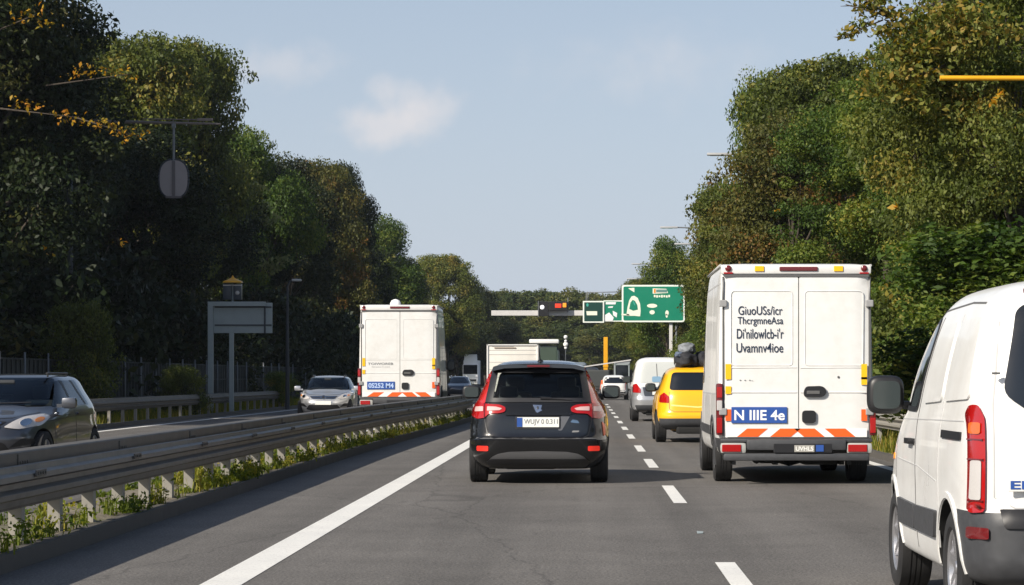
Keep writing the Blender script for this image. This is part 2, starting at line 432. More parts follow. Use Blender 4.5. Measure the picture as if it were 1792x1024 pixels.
VIEW = {'rear': (Vector((0, 1, 0)), lambda a, b: Vector((a, -30, b))), 'front': (Vector((0, -1, 0)), lambda a, b: Vector((a, 30, b))),
        'left': (Vector((1, 0, 0)), lambda a, b: Vector((-30, a, b))), 'right': (Vector((-1, 0, 0)), lambda a, b: Vector((30, a, b))),
        'top': (Vector((0, 0, -1)), lambda a, b: Vector((a, b, 30)))}
def panel(name, parent, bvh, poly, view, m, off=.004, thick=.012, step=.035, smooth=True, dome=0.0):
    """a skin piece laid on a body: its outline is given in a side / rear / front view, its surface follows the body"""
    d, org = VIEW[view]
    pts = [Vector(p) for p in poly]
    dense = []
    for a, b in zip(pts, pts[1:] + pts[:1]):
        k = max(1, int((b - a).length / step))
        for i in range(k): dense.append(a.lerp(b, i / k))
    n0 = len(dense)
    xs = [p.x for p in dense]; ys = [p.y for p in dense]
    inner = []
    sx = int((max(xs) - min(xs)) / step); sy = int((max(ys) - min(ys)) / step)
    for i in range(1, sx + 1):
        for j in range(1, sy + 1):
            inner.append(Vector((min(xs) + i * (max(xs) - min(xs)) / (sx + 1), min(ys) + j * (max(ys) - min(ys)) / (sy + 1))))
    edges = [(i, (i + 1) % n0) for i in range(n0)]
    V2, E2, F2, *_ = delaunay_2d_cdt(dense + inner, edges, [list(range(n0))], 1, 1e-5)
    hits, nrms = [], []
    for p in V2:
        o = org(p.x, p.y); h, nrm, idx, dist = bvh.ray_cast(o, d, 100)
        hits.append(h); nrms.append(nrm if h is not None else -d)
    good = [h for h in hits if h is not None]
    if not good: return None
    for i, h in enumerate(hits):
        if h is None:
            p = V2[i]; o = org(p.x, p.y)
            near = min(good, key=lambda g: (g - o - d * (g - o).dot(d)).length)
            hits[i] = o + d * (near - o).dot(d)
    cnt = {}
    for f in F2:
        for a, b in zip(f, list(f[1:]) + [f[0]]):
            cnt[frozenset((a, b))] = cnt.get(frozenset((a, b)), 0) + 1
    bnd = {v for e, c in cnt.items() if c == 1 for v in e}
    v = [h + nrms[i] * off * .9 - d * (off * .35 + (0 if i in bnd else dome)) for i, h in enumerate(hits)]
    nv = len(v); faces = []
    for f in F2:
        a, b, c = v[f[0]], v[f[1]], v[f[2]]
        faces.append(tuple(f) if (b - a).cross(c - a).dot(d) < 0 else tuple(reversed(f)))
    edge_used = {}
    for f in faces:
        for a, b in zip(f, f[1:] + f[:1]): edge_used[(a, b)] = True
    back = {}
    vv = list(v)
    for (a, b) in list(edge_used):
        if (b, a) in edge_used: continue
        for q in (a, b):
            if q not in back: back[q] = len(vv); vv.append(hits[q] + d * thick)
        faces.append((b, a, back[a], back[b]))
    me = pydata(name, vv, faces)
    return link(name, me, m, parent, smooth, 40)

def strip(name, parent, bvh, line, w, view, m, off=.0025):
    """thin line (seam, crease) along a polyline seen in a view"""
    pts = [Vector(p) for p in line]; L, Rr = [], []
    for i, p in enumerate(pts):
        a = pts[max(0, i - 1)]; b = pts[min(len(pts) - 1, i + 1)]
        t = (b - a).normalized(); nn = Vector((-t.y, t.x)) * w / 2
        L.append(tuple(p + nn)); Rr.append(tuple(p - nn))
    return panel(name, parent, bvh, L + Rr[::-1], view, m, off, .006, .08)

def pchip(x, y, xi):
    x, y = np.asarray(x, float), np.asarray(y, float); h = np.diff(x); dl = np.diff(y) / h
    d = np.zeros_like(y)
    for i in range(1, len(x) - 1):
        if dl[i - 1] * dl[i] > 0:
            w1, w2 = 2 * h[i] + h[i - 1], h[i] + 2 * h[i - 1]; d[i] = (w1 + w2) / (w1 / dl[i - 1] + w2 / dl[i])
    d[0], d[-1] = dl[0], dl[-1]
    k = np.clip(np.searchsorted(x, xi) - 1, 0, len(x) - 2); t = (xi - x[k]) / h[k]
    return (2*t**3 - 3*t**2 + 1) * y[k] + (t**3 - 2*t**2 + t) * h[k] * d[k] + (-2*t**3 + 3*t**2) * y[k+1] + (t**3 - t**2) * h[k] * d[k+1]

def quadrant(n, K, a, b):
    """superellipse quarter (x from a to 0, y from 0 to b), sampled by arc length and turn"""
    t = np.linspace(0, np.pi / 2, 1500)
    x, y = a * np.cos(t) ** (2 / n), b * np.sin(t) ** (2 / n)
    dx, dy = np.diff(x), np.diff(y); s = np.concatenate([[0], np.cumsum(np.hypot(dx, dy))]); s /= s[-1]
    an = np.unwrap(np.arctan2(dy, dx)); tu = np.concatenate([[0], np.cumsum(np.abs(np.diff(an))), [0]]); tu[-1] = tu[-2]; tu /= max(tu[-1], 1e-6)
    q = .5 * s + .5 * tu; q = q / q[-1]
    tt = np.interp(np.linspace(0, 1, K + 1), q, t)
    return a * np.cos(tt) ** (2 / n), b * np.sin(tt) ** (2 / n)

def body_mesh(keys, K=26, M=60, cut=()):
    """closed body from horizontal slices (z, half width, rear y, front y, rear squareness, front squareness)"""
    k = np.array(keys, float)
    t = np.concatenate([[0], np.cumsum(np.sqrt(np.diff(k[:, 0])**2 + np.diff(k[:, 1])**2 + (.25*np.diff(k[:, 2]))**2 + (.12*np.diff(k[:, 3]))**2) + .01)])
    ti = np.linspace(0, t[-1], M)
    for c in cut:                                        # have a slice exactly at these heights
        zz = pchip(t, k[:, 0], np.linspace(0, t[-1], 4000)); tc_ = np.linspace(0, t[-1], 4000)[np.argmin(abs(zz - c))]
        ti[np.argmin(abs(ti - tc_))] = tc_
    z, w, yr, yf, nr, nf = [pchip(t, k[:, j], ti) for j in range(6)]
    verts = []; ring = 4 * K
    for i in range(M):
        yc = (yr[i] + yf[i]) / 2; h = (yf[i] - yr[i]) / 2
        xf, yf_ = quadrant(nf[i], K, w[i], h); xr, yr_ = quadrant(nr[i], K, w[i], h)
        pts = [(xf[j], yc + yf_[j]) for j in range(K)] + [(-xf[K - j], yc + yf_[K - j]) for j in range(K)] \
            + [(-xr[j], yc - yr_[j]) for j in range(K)] + [(xr[K - j], yc - yr_[K - j]) for j in range(K)]
        verts += [(p[0], p[1], z[i]) for p in pts]
    faces = []
    for i in range(M - 1):
        for j in range(ring):
            a, b = i * ring + j, i * ring + (j + 1) % ring
            faces.append((a, b, b + ring, a + ring))
    verts.append((0, (yr[0] + yf[0]) / 2, z[0])); cb = len(verts) - 1
    verts.append((0, (yr[-1] + yf[-1]) / 2, z[-1] + .001)); ct = len(verts) - 1
    for j in range(ring):
        faces.append((cb, (j + 1) % ring, j)); a = (M - 1) * ring
        faces.append((ct, a + j, a + (j + 1) % ring))
    return verts, faces

def bvh_of(vf): return BVHTree.FromPolygons([Vector(v) for v in vf[0]], vf[1])

def prism(bm, poly, lo, hi, axis, mi):
    """closed prism over a 2D outline: axis Y -> outline is (x, z), axis X -> outline is (y, z)"""
    mk = (lambda p, t: (p[0], t, p[1])) if axis == 'Y' else (lambda p, t: (t, p[0], p[1]))
    a = [bm.verts.new(mk(p, lo)) for p in poly]; b = [bm.verts.new(mk(p, hi)) for p in poly]; n = len(a)
    fs = [bm.faces.new(a), bm.faces.new(b[::-1])] + [bm.faces.new((a[i], b[i], b[(i + 1) % n], a[(i + 1) % n])) for i in range(n)]
    for f in fs: f.material_index = mi

def carve(vf, cutters):
    """body minus wheel wells (and window openings); returns the mesh, wells carry material slot 1"""
    me = pydata('body', *vf)
    o = bpy.data.objects.new('carve_body', me); COL.objects.link(o)
    for m_ in (WHITE, UNDER): me.materials.append(m_)
    tmp = []
    for bm in cutters:
        bmesh.ops.recalc_face_normals(bm, faces=bm.faces)
        cm = bpy.data.meshes.new('c'); bm.to_mesh(cm); bm.free()
        for m_ in (WHITE, UNDER): cm.materials.append(m_)
        c = bpy.data.objects.new('c', cm); COL.objects.link(c); tmp.append(c)
        md = o.modifiers.new('b', 'BOOLEAN'); md.operation = 'DIFFERENCE'; md.object = c; md.solver = 'EXACT'
        md.material_mode = 'INDEX'
    dg = bpy.context.evaluated_depsgraph_get(); dg.update()
    res = bpy.data.meshes.new_from_object(o.evaluated_get(dg), depsgraph=dg)
    for c in tmp:
        cm = c.data; bpy.data.objects.remove(c); bpy.data.meshes.remove(cm)
    bpy.data.objects.remove(o)
    return res

def well_cutter(ws, r, halfw, depth=.34):
    """ws: list of (y, z) wheel centres; wells on both sides"""
    bm = bmesh.new()
    for (y, z) in ws:
        for s in (-1, 1):
            pts = []
            for i in range(40):
                t = 2 * math.pi * i / 40; pts.append((y + r * math.cos(t), z + r * math.sin(t)))
            a, b = (-halfw - .3, -halfw + depth) if s < 0 else (halfw - depth, halfw + .3)
            prism(bm, pts, a, b, 'X', 1)
    return bm

def split_mesh(me, rules, parent, names, mats, sharp=32):
    """rules: function(centre, normal, idx) -> group number; one object per group"""
    bm = bmesh.new(); bm.from_mesh(me); bm.faces.ensure_lookup_table()
    groups = {}
    for f in bm.faces:
        groups.setdefault(rules(f.calc_center_median(), f.normal, f.material_index), []).append(f.index)
    vs_ = [v.co.copy() for v in bm.verts]; out = {}
    for g, fl in groups.items():
        used = {}; verts = []; faces = []; mi = []
        for fi in fl:
            f = bm.faces[fi]; ids = []
            for v in f.verts:
                if v.index not in used: used[v.index] = len(verts); verts.append(vs_[v.index])
                ids.append(used[v.index])
            faces.append(ids); mi.append(f.material_index)
        m2 = pydata(names[g], verts, faces)
        for x in (mats[g], UNDER): m2.materials.append(x)
        m2.polygons.foreach_set('material_index', mi)
        out[g] = link(names[g], m2, mats[g], parent, True, sharp)
    bm.free()
    return out

def wheel(parent, x, y, r, w, side, rim=RIM, spokes=5, cover=False):
    """tyre with grooves; the rim is its sub-part. side -1: outer face to the left"""
    s = side; h = w / 2
    prof = [(-h * .80, r * .62), (-h, r * .70), (-h, r * .90), (-h * .86, r * .985), (-h * .45, r)]
    for g in (-.30, 0, .30):
        prof += [(h * (g - .05), r), (h * (g - .04), r - .010), (h * (g + .04), r - .010), (h * (g + .05), r)]
    prof += [(h * .45, r), (h * .86, r * .985), (h, r * .90), (h, r * .70), (h * .80, r * .62)]
    t = MB().lathe(prof, n=56).build('wheel', RUBBER, parent, True, 35, (x, y, r))
    m = MB(); e = s * h
    m.lathe([(-s * h * .8, r * .60), (e * .60, r * .60), (e * .82, r * .665), (e * .88, r * .64), (e * .80, r * .60), (e * .25, r * .56)], n=48)
    m.lathe([(e * .20, .001), (e * .20, r * .57)], n=32, mi=1)
    if cover:
        m.lathe([(e * .92, .001), (e * .92, r * .10), (e * .80, r * .16), (e * .70, r * .34), (e * .86, r * .52), (e * .80, r * .60)], n=32)
    else:
        m.lathe([(e * .78, .001), (e * .78, r * .10), (e * .60, r * .15), (e * .30, r * .17)], n=24)
    for i in range(spokes):
        a = 2 * math.pi * i / spokes + .3; ca, sa = math.cos(a), math.sin(a)
        def pt(rad, tan, xx): return (xx, rad * ca - tan * sa, rad * sa + tan * ca)
        w0, w1 = r * .085, r * .13 if spokes <= 6 else r * .06
        m.poly([pt(r * .12, -w0, e * .70), pt(r * .60, -w1, e * .78), pt(r * .60, w1, e * .78), pt(r * .12, w0, e * .70)], (-e * .18, 0, 0))
    m.build('rim', [rim, UNDER], t, True, 30)
    return t

def mirror(parent, x, y, z, side, w=.22, h=.16, m=PLASTD, tall=False):
    """door mirror: housing, glass facing back, arm to the door"""
    s = side
    b = MB(); r = bmesh.ops.create_icosphere(b.bm, subdivisions=4, radius=1)
    for v in r['verts']:
        q = v.co.normalized(); k = .55; f = lambda a, e: math.copysign(abs(a) ** e, a)
        v.co = Vector((x + s * w / 2 + f(q.x, k) * w * .54, y + (f(q.y, .35) if q.y < 0 else q.y) * .09, z + f(q.z, k) * h * .56))
    b.box((x - s * .03, y + .02, z - h * .30), (.13, .05, .055), bev=.02)
    o = b.build('mirror', m, parent, True, 50)
    g = MB(); xm = x + s * w / 2; g.poly([(xm + a, y - .094, z + c) for a, c in rrect(-w * .40, w * .40, -h * .40, h * .40, h * .22)], (0, .01, 0)).build('mirror_glass', MIRG, o)
    return o

def text(name, parent, s, x0, x1, z0, z1, y, m, bold=.0, ext=.003, rot=0):
    """lettering that reads from behind (-Y), fitted into a box"""
    cu = bpy.data.curves.new(name, 'FONT'); cu.body = s; cu.extrude = 0; cu.offset = bold
    o = bpy.data.objects.new(name, cu); COL.objects.link(o)
    dg = bpy.context.evaluated_depsgraph_get(); dg.update()
    me = bpy.data.meshes.new_from_object(o.evaluated_get(dg), depsgraph=dg)
    bpy.data.objects.remove(o); bpy.data.curves.remove(cu)
    n = len(me.vertices); co = np.zeros(n * 3); me.vertices.foreach_get('co', co); co = co.reshape(-1, 3)
    a, b = co.min(0), co.max(0)
    q = np.zeros_like(co)
    q[:, 0] = x0 + (co[:, 0] - a[0]) / (b[0] - a[0]) * (x1 - x0); q[:, 2] = z0 + (co[:, 1] - a[1]) / (b[1] - a[1]) * (z1 - z0); q[:, 1] = y
    me.vertices.foreach_set('co', q.ravel()); me.update()
    return link(name, me, m, parent)

def plate(parent, x0, x1, z0, z1, y, s, face, ink, band=None, bold=.02, name='number_plate'):
    b = MB(); b.box(((x0 + x1) / 2, y, (z0 + z1) / 2), (x1 - x0, .012, z1 - z0), bev=.004)
    o = b.build(name, face, parent)
    if band: MB().box((x0 + band / 2, y - .008, (z0 + z1) / 2), (band, .005, z1 - z0 - .01)).build('plate_band', BLUEP, o)
    h = z1 - z0; k = band or 0
    if s: text('lettering', o, s, x0 + k + h * .18, x1 - h * .15, z0 + h * .18, z1 - h * .18, y - .0085, ink, bold)
    return o

# ------------------------------------------------------------------ the setting
def sheet(name, pts, z, m, kind='structure', label=None):
    me = pydata(name, [(p[0], p[1], z) for p in pts], [tuple(range(len(pts)))])
    return tag(link(name, me, m), label, None, None, kind)
sheet('ground', [(-2500, -60), (2500, -60), (2500, 6000), (-2500, 6000)], -.03, VERGE, label='rough grassy ground under the trees on both sides')
def XM(y):                     # line of the median: it comes a little closer to the road further on
    t = min(1, max(0, (y - 38) / 40)); t = t * t * (3 - 2 * t); return .50 * t
ROAD_END = 520
def ribbon(name, xa, xb, z, m, y0=-20, y1=ROAD_END, n=60, kind='structure', label=None):
    ys = [y0 + (y1 - y0) * (i / n) ** 1.6 for i in range(n + 1)]
    v = [((xa(y) if callable(xa) else xa), y, z) for y in ys] + [((xb(y) if callable(xb) else xb), y, z) for y in ys]
    f = [(i, n + 1 + i, n + 2 + i, i + 1) for i in range(n)]
    return tag(link(name, pydata(name, v, f), m), label, None, None, kind)
ribbon('road', -13.1, 5.0, 0, ASPH, label='grey asphalt carriageways with fine grain')
marks = MB()
def markbox(m, x0, x1, y0, y1, z=.004):
    m.bm.faces.new([m.bm.verts.new((x, y, z)) for x, y in ((x0, y0), (x1, y0), (x1, y1), (x0, y1))])
for i in range(24): markbox(marks, -2.60, -2.32, -20 + i * 5, -15 + i * 5)
for y0, y1 in ((15.2, 18.1), (26.6, 30.9), (37.0, 40.9), (45.0, 49.0), (54.5, 58.5), (63.5, 67.5), (72.5, 76.5), (82, 86), (91, 95), (100, 104), (110, 114), (120, 124)):
    markbox(marks, .97, 1.12, y0, y1)
for i in range(16): markbox(marks, 4.55, 4.72, -20 + i * 10, -10 + i * 10)
for i in range(40): markbox(marks, -12.6, -12.42, i * 10, 10 + i * 10)
for i in range(24): markbox(marks, -5.75, -5.60, i * 10, 10 + i * 10)
for i in range(28): markbox(marks, -9.15, -9.0, 12 + i * 9, 15 + i * 9)
me_ = bpy.data.meshes.new('road_markings'); marks.bm.to_mesh(me_); marks.bm.free()
tag(link('road_markings', me_, MARK), 'white lane lines painted on the asphalt', None, None, 'structure')
MED_END = 84
med = MB()
ys = [5 + i * 1.0 for i in range(MED_END - 4)]
def strip_solid(name, fa, fb, h, m, label):
    v, f = [], []
    for y in ys: v += [(fa(y), y, 0), (fa(y), y, h), (fb(y), y, h), (fb(y), y, 0)]
    for i in range(len(ys) - 1):
        a = i * 4
        for j in range(3): f.append((a + j, a + 4 + j, a + 5 + j, a + 1 + j))
    f.append((0, 1, 2, 3)); f.append(tuple(len(v) - 4 + j for j in (3, 2, 1, 0)))
    return tag(link(name, pydata(name, v, f), m), label, None, None, 'structure')
med.bm.free()
strip_solid('median_kerb', lambda y: -4.14 - .14 + XM(y), lambda y: -4.14 + XM(y), .13, KERB, 'stone kerb edging the weedy median')
strip_solid('median_kerb', lambda y: -5.35 + XM(y), lambda y: -5.22 + XM(y), .13, KERB, 'stone kerb on the far side of the median')
me_v, me_f = [], []
rs = random.Random(5)
for y in ys:
    for k in range(9):
        x = -5.22 + (5.22 - 4.28) * k / 8
        me_v.append((x + XM(y), y, .115 + (rs.random() * .03 if 0 < k < 8 else 0)))
for i in range(len(ys) - 1):
    for k in range(8): a = i * 9 + k; me_f.append((a, a + 1, a + 10, a + 9))
tag(link('median_soil', pydata('median_soil', me_v, me_f), SOIL, None, True), 'gritty bare soil of the median between its kerbs', None, None, 'structure')
strip_k = lambda name, xa, xb, h, label: tag(MB().box(((xa + xb) / 2, 200, h / 2), (abs(xb - xa), 500, h)).build(name, KERB), label, None, None, 'structure')
strip_k('roadside_kerb', -13.25, -13.10, .12, 'low kerb along the far carriageway')
strip_k('roadside_kerb', 5.0, 5.15, .10, 'low kerb along the near carriageway')
ribbon('verge', 5.15, 7.2, .05, SOIL, label='dusty strip of soil behind the kerb')
# a small piece of litter and tar spots on the road
lt = MB(); c = P(1226, 935, 21.4)
lt.poly([(c.x - .03, 21.4, .004), (c.x - .03, 21.47, .02), (c.x + .03, 21.48, .015), (c.x + .02, 21.42, .004)], (0, 0, .004))
tag(lt.build('litter', SIGNBK), 'small white scrap of plastic lying in the middle of the lane', 'litter')

# ------------------------------------------------------------------ guardrails
WPROF = [(-.155, .000), (-.150, .018), (-.105, .028), (-.085, .075), (-.045, .080), (-.020, .012), (.020, .012), (.045, .080), (.085, .075), (.105, .028), (.150, .018), (.155, .000)]
def rail(name, parent, fx, y0, y1, zc, side, m, prof=WPROF, k=1.0, n=None, t=.006):
    """profile (height, outward) swept along the road; side +1 faces right"""
    n = n or max(8, int((y1 - y0) / 4)); v, f = [], []; ysr = [y0 + (y1 - y0) * i / n for i in range(n + 1)]
    full = [(h, o) for h, o in prof] + [(h, o - t) for h, o in prof[::-1]]
    q = len(full)
    for y in ysr:
        for h, o in full: v.append((fx(y) + side * o, y, zc + h * k))
    for i in range(n):
        for j in range(q):
            a, b = i * q + j, i * q + (j + 1) % q; f.append((a, b, b + q, a + q))
    f.append(tuple(range(q))); f.append(tuple(n * q + j for j in range(q))[::-1])
    me = pydata(name, v, f); bm = bmesh.new(); bm.from_mesh(me); bmesh.ops.recalc_face_normals(bm, faces=bm.faces); bm.to_mesh(me); bm.free()
    return link(name, me, m, parent, True, 35)
gm = thing('guardrail', (0, 0, 0), 'long galvanised double guardrail on close-set posts in the weedy median', 'guardrail')
MX = lambda y: -4.42 + XM(y)
top = [(-.085, .03), (-.08, .05), (.075, .05), (.085, .04), (.088, -.10), (.080, -.13), (-.05, -.13)]
rail('top_rail', gm, lambda y: MX(y) + .0, 6, 80, .742, 1, STEEL, top)
rail('w_beam', gm, lambda y: MX(y) + .10, 6, 80.3, .575, 1, STEELB)
rail('w_beam', gm, lambda y: MX(y) - .12, 6, 80.1, .60, -1, STEELB)
rail('spacer_rail', gm, lambda y: MX(y) + .045, 6, 80, .44, 1, STEEL, [(-.05, 0), (-.045, .03), (.045, .03), (.05, 0)])
for nm_, off, zc in (('top_rail_joint', .045, .742), ('w_beam_joint', .185, .66)):
    lj = None
    for i in range(16):
        if lj is None:
            b = MB(); b.box((0, 0, 0), (.012, .34, .13 if 'top' in nm_ else .05), bev=.004)
            for yy in (-.12, -.04, .04, .12): b.box((.009, yy, .0), (.012, .025, .025), bev=.006)
            lj = b.build('lap_joint', STEEL, gm); o = lj
        else: o = lj.copy(); COL.objects.link(o); o.parent = gm
        y = 14.6 + i * 4.0; o.location = (MX(y) + off + .01, y, zc - (.0 if 'top' in nm_ else .0))
pm = None
for i in range(58):
    y = 13.2 + i * 1.345 if i < 49 else 13.2 - (i - 48) * .0
    if i >= 50: break
    if pm is None:
        b = MB(); b.box((-.045, 0, .30), (.012, .12, .64)); b.box((.0, -.056, .30), (.080, .010, .64)); b.box((.045, .0, .30), (.012, .12, .64))
        pm = b.build('post', POST, gm); o = pm
    else:
        o = pm.copy(); COL.objects.link(o); o.parent = gm
    o.location = (MX(y) + .01, y, .02)
gl = thing('guardrail', (0, 0, 0), 'galvanised guardrail in front of the dark fence beyond the far carriageway', 'guardrail')
rail('w_beam', gl, lambda y: -13.55, 50, 109, .60, 1, STEEL)
rail('top_rail', gl, lambda y: -13.60, 50, 109, .76, 1, STEEL, [(-.02, .04), (.03, .03), (.035, -.08), (-.02, -.08)])
po = None
for i in range(30):
    if po is None: po = MB().box((-13.62, 0, .33), (.08, .10, .70)).build('post', POST, gl); o = po
    else: o = po.copy(); COL.objects.link(o); o.parent = gl
    o.location = (0, 50.5 + i * 2, 0)
gr = thing('guardrail', (0, 0, 0), 'pale guardrail under the bushes at the edge of the near carriageway', 'guardrail')
rail('w_beam', gr, lambda y: 5.55, 20, 150, .60, -1, POST)
po = None
for i in range(32):
    if po is None: po = MB().box((5.62, 0, .33), (.08, .10, .70)).build('post', POST, gr); o = po
    else: o = po.copy(); COL.objects.link(o); o.parent = gr
    o.location = (0, 22 + i * 4, 0)

# ------------------------------------------------------------------ foliage
def leaf_cloud(pos, size, rng, tint, up=.35, fold=.25, aspect=.55, nrm=None):
    """leaf quads (rhombs) at pos; returns verts, quads, tint"""
    n = len(pos)
    a = rng.normal(size=(n, 3))
    if nrm is not None: a = a * .75 + nrm * .55
    a[:, 2] += up
    a /= np.linalg.norm(a, axis=1, keepdims=True)                      # leaf normal
    b = rng.normal(size=(n, 3)); b[:, 2] -= .3
    b -= a * np.sum(a * b, 1, keepdims=True); b /= np.linalg.norm(b, axis=1, keepdims=True)
    c = np.cross(a, b)
    s = (size * rng.uniform(.45, 1.6, n))[:, None]
    v = np.empty((n, 4, 3))
    v[:, 0] = pos - b * s
    v[:, 1] = pos + c * s * aspect - b * s * .1 + a * s * fold
    v[:, 2] = pos + b * s
    v[:, 3] = pos - c * s * aspect - b * s * .1 + a * s * fold
    return v.reshape(-1, 3), tint

def quads_mesh(name, v, tint, m):
    n = len(v) // 4
    me = bpy.data.meshes.new(name)
    me.vertices.add(len(v)); me.vertices.foreach_set('co', v.astype(np.float32).ravel())
    me.loops.add(n * 4); me.loops.foreach_set('vertex_index', np.arange(n * 4, dtype=np.int32))
    me.polygons.add(n); me.polygons.foreach_set('loop_start', np.arange(0, n * 4, 4, dtype=np.int32))
    me.update(calc_edges=True)
    at = me.attributes.new('tint', 'FLOAT', 'FACE'); at.data.foreach_set('value', tint.astype(np.float32))
    me.materials.append(m)
    return me

def crown_mesh(name, seed, rx, h0, h1, nb, per, leaf, m, shape='round', br=(.75, 1.5), droop=0):
    rng = np.random.default_rng(seed)
    P_, T_, N_ = [], [], []
    hc, rz = (h0 + h1) / 2, (h1 - h0) / 2
    # main boughs first: big lobes that break the outline, then clumps on them
    nl = 15
    lobes = []
    for i in range(nl):
        th = rng.uniform(0, 2 * np.pi); u = rng.uniform(-.85, .9)
        k = {'round': np.sqrt(max(0.05, 1 - u * u)), 'cone': .25 + .75 * (1 - u) / 2, 'wide': np.sqrt(max(.1, 1 - abs(u) ** 3))}[shape]
        r = k * rx * rng.uniform(.42, .80)
        lobes.append((np.array([r * np.cos(th), r * np.sin(th), hc + u * rz * .78]), rng.uniform(.20, .36) * rx))
    lobes.append((np.array([rng.normal() * .1 * rx, rng.normal() * .1 * rx, h1 - .22 * rz]), .30 * rx))
    for i in range(int(nb * 1.5)):
        lc, lr = lobes[rng.integers(len(lobes))]; spr = i >= nb
        d = rng.normal(size=3); d /= np.linalg.norm(d); d[2] = d[2] * .9 + .12
        c = lc + d * lr * (rng.uniform(1.2, 1.65) if spr else rng.uniform(.78, 1.18))
        c[2] = min(max(c[2], h0), h1 - .2)
        b = rng.uniform(*br) * (.42 if spr else 1)
        n = int(per * (b / br[1]) ** 2 * rng.uniform(.7, 1.2))
        q = rng.normal(size=(n, 3)); ln = np.linalg.norm(q, axis=1, keepdims=True); q /= ln
        rad = b * rng.uniform(.15, 1.0, (n, 1)) ** .6
        q2 = q * rad * np.array([1, 1, .62])
        q2[:, 2] -= droop * np.hypot(q2[:, 0], q2[:, 1])
        P_.append(c + q2); N_.append(q)
        T_.append(np.clip(rng.beta(1.3, 1.9) * .85 + rng.normal(0, .10, n) + .05, 0, 1))
    p = np.concatenate(P_); nn = np.concatenate(N_); t = np.concatenate(T_)
    v, t = leaf_cloud(p, leaf, rng, t, nrm=nn)
    return quads_mesh(name, v, t, m), lobes, float(np.percentile(np.hypot(p[:, 0], p[:, 1]), 96)), float(np.percentile(p[:, 2], 99.3))

def trunk_mesh(name, seed, h, lobes, r=.28, m=BARK):
    rr = random.Random(seed); b = MB(); pts = [Vector((0, 0, -.2))]
    top = max(l[0][2] for l in lobes)
    k = 7
    for i in range(1, k + 1):
        t = i / k; pts.append(Vector((rr.uniform(-.25, .25) * t, rr.uniform(-.25, .25) * t, top * .9 * t)))
    for i in range(k):
        b.tube(pts[i], pts[i + 1], r * (1 - i / k * .85) * (1.25 if i == 0 else 1), r * (1 - (i + 1) / k * .85), 9, caps=False)
    for c, lr in lobes:
        z0 = max(h * .18, min(c[2] * .62, top * .75)); f = z0 / (top * .9); j = min(k - 1, int(f * k)); s0 = pts[j].lerp(pts[j + 1], f * k - j)
        c = Vector(c); mid = s0.lerp(c, .55) + Vector((rr.uniform(-.3, .3), rr.uniform(-.3, .3), -.3))
        r0 = r * (1 - f * .8) * .55
        b.tube(s0, mid, r0, r0 * .6, 7, caps=False); b.tube(mid, c, r0 * .6, r0 * .22, 6, caps=False)
        for q in range(4):
            e = c + Vector((rr.uniform(-1, 1), rr.uniform(-1, 1), rr.uniform(-.4, 1))) * lr * .8; b.tube(mid.lerp(c, rr.uniform(.2, .9)), e, r0 * .25, .01, 5, caps=False)
    me = bpy.data.meshes.new(name); b.bm.to_mesh(me); b.bm.free(); me.materials.append(m)
    me.polygons.foreach_set('use_smooth', [True] * len(me.polygons))
    return me

PROTO = {}
def proto(key, seed, rx, h0, h1, nb, per, leaf, m, shape='round', br=(.75, 1.5), droop=0, r=.28):
    cm, lobes, rr_, hh_ = crown_mesh('crown', seed, rx, h0, h1, nb, per, leaf, m, shape, br, droop)
    PROTO[key] = (cm, trunk_mesh('trunk', seed, h1, lobes, r), hh_, rr_)
#        key          seed rx  h0   h1   nb   per  leaf  material
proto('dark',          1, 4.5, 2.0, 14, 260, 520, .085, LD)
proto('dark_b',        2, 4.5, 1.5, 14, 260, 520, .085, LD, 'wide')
proto('green',         3, 4.5, 2.5, 14, 260, 520, .085, LG)
proto('green_b',       4, 4.2, 2.0, 14, 260, 520, .085, LG, 'cone')
proto('olive',         5, 4.5, 2.5, 14, 260, 520, .085, LO)
proto('russet',        6, 4.2, 2.0, 13, 240, 500, .080, LR)
proto('near',          7, 4.0, 1.0, 12, 330, 900, .050, LG, 'wide', (.5, 1.1))
proto('near_olive',    8, 4.0, 1.5, 12, 330, 900, .050, LO, 'round', (.5, 1.1))
proto('sparse',        9, 3.2, 3.0, 11, 110, 120, .10, LR, 'round', (.5, 1.0))
proto('far',          10, 4.5, 2.0, 14, 190, 260, .165, LF)
proto('far_b',        11, 4.5, 1.5, 14, 190, 260, .165, LF, 'cone')
proto('bush',         12, 1.7, .1, 2.9, 80, 520, .042, LG, 'wide', (.4, .75), r=.05)
proto('bush_olive',   13, 1.7, .1, 2.9, 80, 520, .042, LO, 'wide', (.4, .75), r=.05)
proto('bush_dark',    14, 1.7, .1, 2.9, 60, 170, .085, LD, 'wide', (.4, .8), r=.05)
proto('fir',          15, 2.4, .5, 8.5, 150, 420, .070, LG, 'cone', (.45, .95), .55, r=.12)
TREE_N = [0]
ORD = {}
WORDS = 'first second third fourth fifth sixth seventh eighth ninth tenth eleventh twelfth thirteenth fourteenth fifteenth sixteenth seventeenth eighteenth nineteenth twentieth'.split()
TENS = {20: 'twenty', 30: 'thirty'}
def ordinal(label):
    if '#' not in label: return label
    n = ORD[label] = ORD.get(label, 0) + 1
    w = WORDS[n - 1] if n <= 20 else TENS[n // 10 * 10] + '-' + WORDS[n % 10 - 1] if n % 10 else 'thirtieth'
    return label.replace('#', w)
